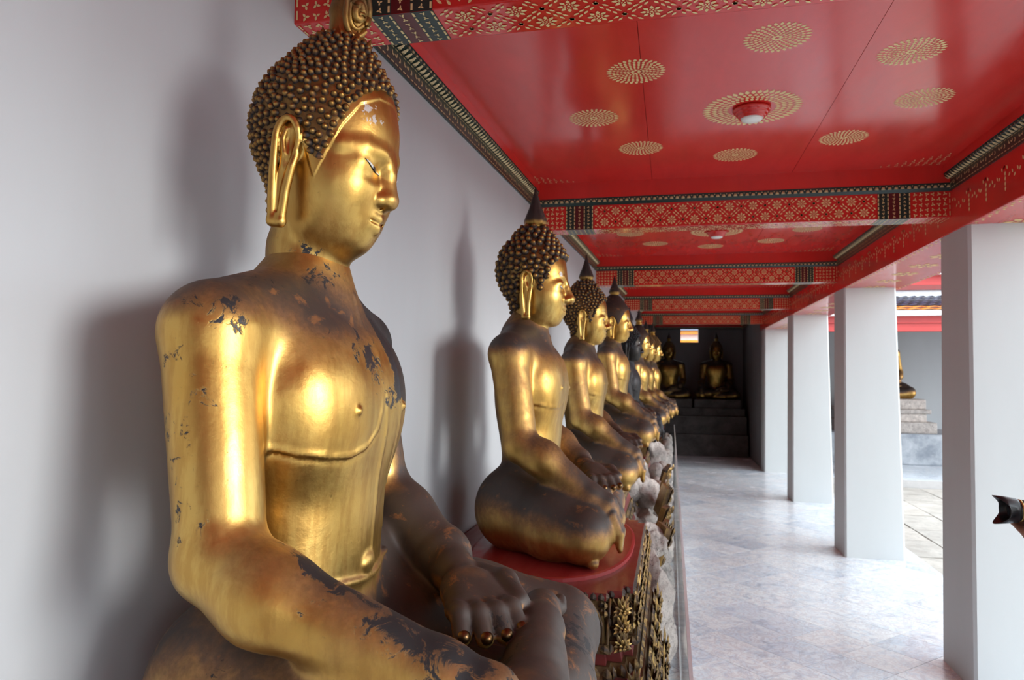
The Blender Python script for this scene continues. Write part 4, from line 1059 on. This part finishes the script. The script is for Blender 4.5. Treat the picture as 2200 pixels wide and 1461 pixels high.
# ------------------------------------------------ rockery
def fnoise(P, seed, f0=1.0, oct_=4):
    r = np.random.default_rng(seed); out = np.zeros(len(P)); a = 1.0; f = f0
    for _ in range(oct_):
        D = r.normal(size=(5, 3)); ph = r.random(5)*6.28; D /= np.linalg.norm(D, axis=1, keepdims=True)
        out += a*np.abs(np.sin(P @ (D.T*f)+ph)).mean(1); a *= .55; f *= 2.1
    return out
def rock(name, c, r, seed, mat, label, group, sub=3, cat='rock', rough=.5):
    bm = bmesh.new(); bmesh.ops.create_icosphere(bm, subdivisions=sub, radius=1.0); P = np.array([v.co[:] for v in bm.verts])
    d = fnoise(P*1.0, seed, 1.7, 5); P = P*(1-.55*rough+rough*.75*d)[:, None]
    rr = np.random.default_rng(seed)                      # a few chipped planes
    for _ in range(7):
        n = rr.normal(size=3); n /= np.linalg.norm(n); h_ = rr.uniform(.62, .85); q = P @ n; P = P-np.where(q > h_, (q-h_)*.85, 0)[:, None]*n
    P = P*np.array(r)
    for v, p in zip(bm.verts, P): v.co = p
    me = bpy.data.meshes.new(name); bm.to_mesh(me); bm.free(); me.polygons.foreach_set('use_smooth', [True]*len(me.polygons)); me.materials.append(mat)
    try: me.set_sharp_from_angle(angle=R(38))
    except Exception: pass
    o = obj(name, me, None, None, c); tag(o, label, cat, group); return o
def rock_mesh(r, seed, sub):
    bm = bmesh.new(); bmesh.ops.create_icosphere(bm, subdivisions=sub, radius=1.0); P = np.array([v_.co[:] for v_ in bm.verts]); rr = np.random.default_rng(seed)
    for _ in range(6):                                    # chipped planes
        n = rr.normal(size=3); n /= np.linalg.norm(n); h_ = rr.uniform(.62, .88); q = P @ n; P = P-np.where(q > h_, (q-h_)*.9, 0)[:, None]*n
    N0 = P/np.linalg.norm(P, axis=1, keepdims=True); P = P*np.array(r)
    P = P+N0*((fnoise(P, seed, 11.0, 5)-1.25)*.075+(fnoise(P, seed+9, 45.0, 3)-1.0)*.016)[:, None]
    for v_, p in zip(bm.verts, P): v_.co = p
    me = bpy.data.meshes.new('rock'); bm.to_mesh(me); bm.free(); me.polygons.foreach_set('use_smooth', [True]*len(me.polygons)); me.materials.append(M['rock'])
    return me
RG = [(4.62, 5.24, 'pale rockery mound right behind the red-topped pedestal', 12), (5.30, 6.74, 'low pale rockery in front of the third statue', 16), (6.76, 7.34, 'pale rockery mound between third and smooth-capped statues', 18), (7.38, 8.86, 'low pale rockery in front of the smooth-capped statue', 14), (8.88, 9.44, 'pale rockery mound before the black statue', 14),
      (9.48, 10.9, 'low pale rockery in front of the black statue', 12), (10.92, 11.4, 'pale rockery mound just beyond the black statue', 10), (11.45, 14.4, 'long low rockery under the statues beyond the black one', 22), (14.45, 16.0, 'last rockery at the dark corner', 10)]
sd0 = 100
for y0_, y1_, lb_, nn in RG:
    rk = empty('rockery', (0, (y0_+y1_)/2, 0)); tag(rk, lb_, 'rockery', 'pale rockeries between the pedestals'); mound = 'mound' in lb_; r_ = np.random.default_rng(sd0)
    for k in range(nn):
        f = r_.random(); rad = r_.uniform(.11, .18) if mound else r_.uniform(.09, .12); x = r_.uniform(-.62, -.12) if mound else r_.uniform(-.15, -.09); x += .004*(y0_-4.6)*(0 if mound else 1)
        zt = (1.10-.55*max(0, (x+.35))*1.6 if mound else .95-.3*(x+.25)*3)
        z = zt*((k % 5)+.5)/5*r_.uniform(.85, 1.0); a = (rad*r_.uniform(.8, 1.1), min((y1_-y0_)*.4, rad*r_.uniform(.9, 1.4)), rad*r_.uniform(.9, 1.35)); x = min(x, .02-a[0])
        y = y0_+a[1]+.02+(y1_-y0_-2*a[1]-.04)*f; z = max(z, a[2]*.85)
        o = obj('rock', rock_mesh(a, sd0+k, 4 if y < 9 else 3), None, rk, (x, y-(y0_+y1_)/2, z)); o.rotation_euler = (0, 0, r_.uniform(-.3, .3))
    if y0_ < 4.7:
        for k, (x, y, z, a) in enumerate(((-.34, 4.92, .62, (.24, .27, .47)), (-.13, 4.90, .42, (.13, .24, .42)), (-.14, 5.06, .80, (.12, .15, .20)), (-.58, 4.95, .66, (.2, .25, .42)))): obj('rock', rock_mesh(a, 900+k, 5), None, rk, (x, y-(y0_+y1_)/2, z))
    sd0 += 50
rks = sorted([o for o in bpy.data.objects if o.name.startswith('rockery')], key=lambda o: o.location.y)
for k, (x, y, z) in enumerate([(-.06, 5.10, .84), (-.06, 5.5, .78), (-.06, 6.05, .80), (-.06, 6.9, .84), (-.07, 7.7, .86), (-.06, 8.4, .84)]):      # broken carved gilding set into the rockery
    m = MB()
    for j in range(20): petal(m, (.004*(j//5), (j % 5-2)*.045+.02*(j//5 % 2), (j//5)*.065-.13), (1, 0, 0), Vector((.12, .08*(j % 5-2), 1)).normalized(), .05, .085, .022)
    m.box((-.04, -.12, -.14), (0.0, .12, .13)); rk = [r_ for r_ in rks if r_.location.y <= y+.75][-1]; rk = min(rks, key=lambda r_: abs(r_.location.y-y))
    o = m.build('carved_fragment', M['carved'], rk, loc=(x, y-rk.location.y, z)); o.rotation_euler = (.25*math.sin(k*3), .30, .25*math.cos(k*2)); set_attr(o.data, 'dust', .35+.5*rng.random(len(o.data.vertices))); o['label'] = 'dark gilded carving set into the rocks'

# ------------------------------------------------ glass barrier in front of the pedestals
t = NT('clear_glass'); t.set(Base_Color=(.90, .93, .94, 1), Roughness=.06, Transmission_Weight=1.0, IOR=1.45); M['glass'] = t.m
M['edge'] = simple('polished_glass_edge', (.72, .76, .78), .25, 0, .1, 20)
ys = [0.6, 2.35, 4.1, 5.85, 7.6, 9.35, 11.1, 12.85, 14.6, 16.1]
for k in range(len(ys)-1):
    gp = empty('glass_panel', (.070, (ys[k]+ys[k+1])/2, 0)); L = (ys[k+1]-ys[k])/2-.006
    m = MB(); m.box((-.005, -L, 0.03), (.005, L, .93)); m.build('pane', M['glass'], gp)
    m = MB(); m.box((-.007, -L, .93), (.007, L, .945)); m.build('top_edge', M['edge'], gp)
    m = MB(); m.box((-.012, -L, 0.0), (.012, L, .03)); m.build('base_channel', M['edge'], gp)
    tag(gp, ['glass barrier pane below the viewer', 'glass barrier pane beside the red-topped pedestal', 'glass barrier pane by the first pale rocks', 'glass barrier pane in front of the third statue', 'glass barrier pane further on before the smooth-capped statue', 'glass barrier pane in front of the black statue', 'glass barrier pane just beyond the black statue', 'glass barrier pane next to last before the dark corner', 'last glass barrier pane at the dark corner'][k], 'glass panel', 'glass barrier panes')

# ------------------------------------------------ plinths in the dark corner and across the courtyard
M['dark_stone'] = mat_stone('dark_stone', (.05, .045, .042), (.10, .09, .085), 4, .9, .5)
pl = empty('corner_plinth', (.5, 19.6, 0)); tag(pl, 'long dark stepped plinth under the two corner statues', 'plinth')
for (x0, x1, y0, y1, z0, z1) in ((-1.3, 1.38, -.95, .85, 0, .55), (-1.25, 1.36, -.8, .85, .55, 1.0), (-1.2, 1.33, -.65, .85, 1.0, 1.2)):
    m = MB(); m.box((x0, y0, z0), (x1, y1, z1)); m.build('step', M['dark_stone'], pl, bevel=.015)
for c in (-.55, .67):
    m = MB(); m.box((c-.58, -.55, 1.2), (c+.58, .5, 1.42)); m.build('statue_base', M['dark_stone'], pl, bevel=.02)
m = MB(); m.box((2.2, 18.35, 0), (15.5, 20.45, .72)); b = m.build('stone_bench', M['bluestone'], bevel=.03); tag(b, 'long blue-grey stone base along the far wing wall', 'stone base')
wp = empty('layered_plinth', (5.05, 19.4, .72)); tag(wp, 'weathered layered stone plinth under the statue across the courtyard', 'plinth')
for k, (hw, hy, z0, z1) in enumerate(((1.05, .85, 0, .26), (.86, .75, .26, .46), (.95, .8, .46, .56), (.86, .72, .56, .80))):
    m = MB(); m.box((-hw, -hy, z0), (hw, hy, z1)); m.build('stone_course', M['rock'], wp, bevel=.025)

# ------------------------------------------------ visitor taking a photograph at the right edge
skin = simple('skin', (.36, .17, .11), .5, 0, .12, 25); cloth = simple('dark_shirt', (.022, .022, .028), .85, 0, .3, 30, .2); trou = simple('dark_trousers', (.03, .032, .045), .9, 0, .3, 30, .2); hairm = simple('black_hair', (.012, .010, .009), .45, 0, .3, 60, .3); shoe = simple('shoe_leather', (.03, .025, .02), .5)
pr = empty('person', (1.575, 2.80, 0)); tag(pr, 'person in dark clothes raising a camera, only hand and lens in frame', 'person')
# local frame: x' towards the statues is -X ; build directly in world offsets
CZ = 1.552
def pmesh(nm, fn, lo, hi, h_, mat):
    s = SDF(lo, hi, h_); fn(s); P, F, N = s.mesh(); me = mesh_np(nm, P, F, True, N); me.materials.append(mat); return obj(nm, me, None, pr)
LW, RW = (-.345, -.060, CZ-.115), (-.20, .085, CZ-.06)
def f_skin(s):
    s.ell((-.115, 0, CZ+.01), (.095, .075, .115), .03); s.ell((-.10, 0, CZ-.06), (.075, .060, .06), .03)            # head and jaw
    s.chain([(-.05, 0, CZ-.20), (-.085, 0, CZ-.07)], [.055, .055], .03)
    s.ell((-.205, 0, CZ-.012), (.022, .014, .026), .012)                                                           # nose
    for q in (-1, 1): s.ell((-.10, q*.078, CZ+.0), (.018, .010, .030), .006); s.ell((-.19, q*.032, CZ+.02), (.014, .018, .012), .012, 's')
    s.chain([(-.192, -.022, CZ-.062), (-.198, 0, CZ-.06), (-.192, .022, CZ-.062)], [.007, .009, .007], .01)
    # left forearm and the hand cradling the lens from below
    s.chain([(-.215, -.16, CZ-.33), LW, (LW[0]-.03, -.035, CZ-.075)], [.045, .033, .030], .02, kin=.02)
    s.ell((-.365, -.012, CZ-.066), (.045, .040, .022), .02)
    for i, yy in enumerate((.030, .012, -.008, -.026)):
        x = -.345-.020*i; s.chain([(x, .0+yy*.3, CZ-.062), (x-.004, .040, CZ-.045), (x-.004, .052, CZ-.012+.003*i)], [.0105, .0100, .0085], .005, kin=.006)
    s.chain([(-.365, -.035, CZ-.062), (-.385, -.050, CZ-.035), (-.392, -.047, CZ+.004)], [.014, .0125, .0105], .008, kin=.008)   # thumb up the near side
    # right forearm and hand on the grip
    s.chain([(-.10, .20, CZ-.30), RW, (-.22, .085, CZ-.02)], [.045, .033, .030], .02, kin=.02)
    s.ell((-.225, .088, CZ-.015), (.030, .022, .045), .02)
    for i in range(4): z = CZ+.022-.020*i; s.chain([(-.225, .095, z), (-.268, .098, z), (-.278, .075, z)], [.0105, .010, .009], .005)
    s.chain([(-.20, .075, CZ-.02), (-.205, .045, CZ-.01)], [.012, .010], .006)
pmesh('body', f_skin, (-.50, -.30, 1.10), (.10, .30, 1.78), .0055, skin)
def f_shirt(s):
    s.ell((.0, 0, 1.18), (.13, .19, .24), .05); s.ell((.01, 0, .98), (.125, .165, .14), .08)
    for q in (-1, 1): s.chain([(-.03, q*.06, 1.40), (.0, q*.17, 1.365)], [.06, .065], .05)
    s.chain([(.0, -.19, 1.36), (-.07, -.23, 1.16), (-.20, -.170, CZ-.345), (-.235, -.145, CZ-.28)], [.072, .062, .055, .052], .03, kin=.03)
    s.chain([(.0, .19, 1.36), (.0, .27, 1.18), (-.09, .205, CZ-.305), (-.125, .17, CZ-.22)], [.072, .062, .055, .050], .03, kin=.03)
    s.ell((-.07, 0, 1.47), (.06, .06, .08), .01, 's')
pmesh('shirt', f_shirt, (-.36, -.36, .80), (.22, .36, 1.52), .009, cloth)
def f_trou(s):
    s.ell((.015, 0, .92), (.125, .17, .13), .05)
    for q in (-1, 1): s.chain([(.015, q*.085, .88), (.0, q*.10, .48), (.03, q*.11, .07)], [.092, .066, .055], .03, kin=.03)
    s.floor(.04)
pmesh('trousers', f_trou, (-.2, -.28, .02), (.24, .28, 1.08), .010, trou)
def f_hair(s):
    s.ell((-.100, 0, CZ+.035), (.108, .090, .115), .02); s.ell((-.215, 0, CZ-.015), (.09, .10, .085), .02, 's'); s.ell((-.10, 0, CZ-.12), (.14, .14, .10), .02, 's')
pmesh('hair', f_hair, (-.25, -.14, 1.42), (.06, .14, 1.75), .007, hairm)
def f_shoes(s):
    for q in (-1, 1): s.chain([(.05, q*.11, .045), (-.13, q*.125, .035)], [.045, .038], .02)
    s.floor(.0)
pmesh('shoes', f_shoes, (-.24, -.22, -.02), (.16, .22, .14), .008, shoe)
for q in (-1, 1):
    bm = bmesh.new(); bmesh.ops.create_uvsphere(bm, u_segments=12, v_segments=8, radius=.011); me = bpy.data.meshes.new('eye'); bm.to_mesh(me); bm.free(); me.materials.append(M['eye_dark']); o = obj('eye', me, None, pr, (-.186, q*.032, CZ+.02))

M['black_plastic'] = simple('black_plastic', (.012, .012, .014), .38, 0, .2, 40); M['lens_gold'] = simple('gold_ring', (.55, .40, .14), .3, .8, .1, 30)
t = NT('lens_glass'); t.set(Base_Color=(.01, .01, .02, 1), Roughness=.05, Coat_Weight=1.0); M['lens_glass'] = t.m
ca = empty('camera', (1.575-.30, 2.80, CZ)); tag(ca, 'black camera with petal lens hood held up at the right edge', 'camera')
def along_x(prof, name, mat, n=36, cut=None):
    V = []; F = []
    for (r_, x) in prof:
        for i in range(n): a = 2*math.pi*i/n; V.append((-(x+(cut(a) if cut and x == prof[-1][1] else 0)), r_*math.cos(a), r_*math.sin(a)))
    for j in range(len(prof)-1):
        for i in range(n): k = (i+1) % n; F.append((j*n+i, j*n+k, (j+1)*n+k, (j+1)*n+i))
    me = mesh_py(name, V, F, True); me.materials.append(mat); return obj(name, me, None, ca)
m = MB(); m.box((-.035, -.068, -.050), (.035, .068, .040)); m.box((-.03, -.03, .038), (.03, .03, .066)); m.box((-.055, .038, -.05), (.0, .070, .036)); m.build('camera_body', M['black_plastic'], ca, bevel=.007)
along_x([(.0, .02), (.034, .02), (.034, .05), (.037, .052), (.037, .095), (.0365, .10)], 'lens_barrel', M['black_plastic'])
along_x([(.0372, .10), (.0385, .101), (.0385, .106), (.0372, .107)], 'lens_ring', M['lens_gold'])
along_x([(.036, .106), (.037, .12), (.037, .128), (.030, .128), (.0, .126)], 'front_rim', M['black_plastic'])
along_x([(.0, .1285), (.029, .1285)], 'lens_glass', M['lens_glass'])
hood = along_x([(.0375, .112), (.040, .118), (.0445, .150), (.047, .165)], 'lens_hood', M['black_plastic'], 48, lambda a: .020*math.cos(2*a+math.pi))
sol = hood.modifiers.new('thickness', 'SOLIDIFY'); sol.thickness = .002
m = MB()
pts = [(.03, .07, -.01), (.02, .10, -.12), (.10, .10, -.22), (.19, .06, -.16)]; m.tube(pts, .006, 6); m.build('strap', M['black_plastic'], ca, True)
# a gabled roof glimpsed through the little window
m = MB(); m.hexa([(-2.5, 27, 0), (5, 27, 0), (5, 30, 0), (-2.5, 30, 0), (-2.5, 27, 3.6), (5, 27, 3.6), (5, 30, 3.6), (-2.5, 30, 3.6)])
hb = empty('temple_building', (1, 28, 0)); tag(hb, 'white temple building with orange eaves glimpsed through the small window', 'building')
m = MB(); m.box((-3.5, -1, 0), (3.5, 1.5, 3.55)); m.build('wall', M['white_paint'], hb)
m = MB(); m.box((-3.8, -1.3, 3.55), (3.8, -1.0, 3.68)); m.box((-3.8, -1.35, 3.25), (3.8, -1.0, 3.33)); m.build('eave', M['orange_tile'], hb)
m = MB(); m.hexa([(-3.9, -1.4, 3.68), (3.9, -1.4, 3.68), (3.9, 1.6, 3.68), (-3.9, 1.6, 3.68), (-3.9, .0, 4.6), (3.9, .0, 4.6), (3.9, .2, 4.6), (-3.9, .2, 4.6)]); m.build('roof', M['blue_tile'], hb)
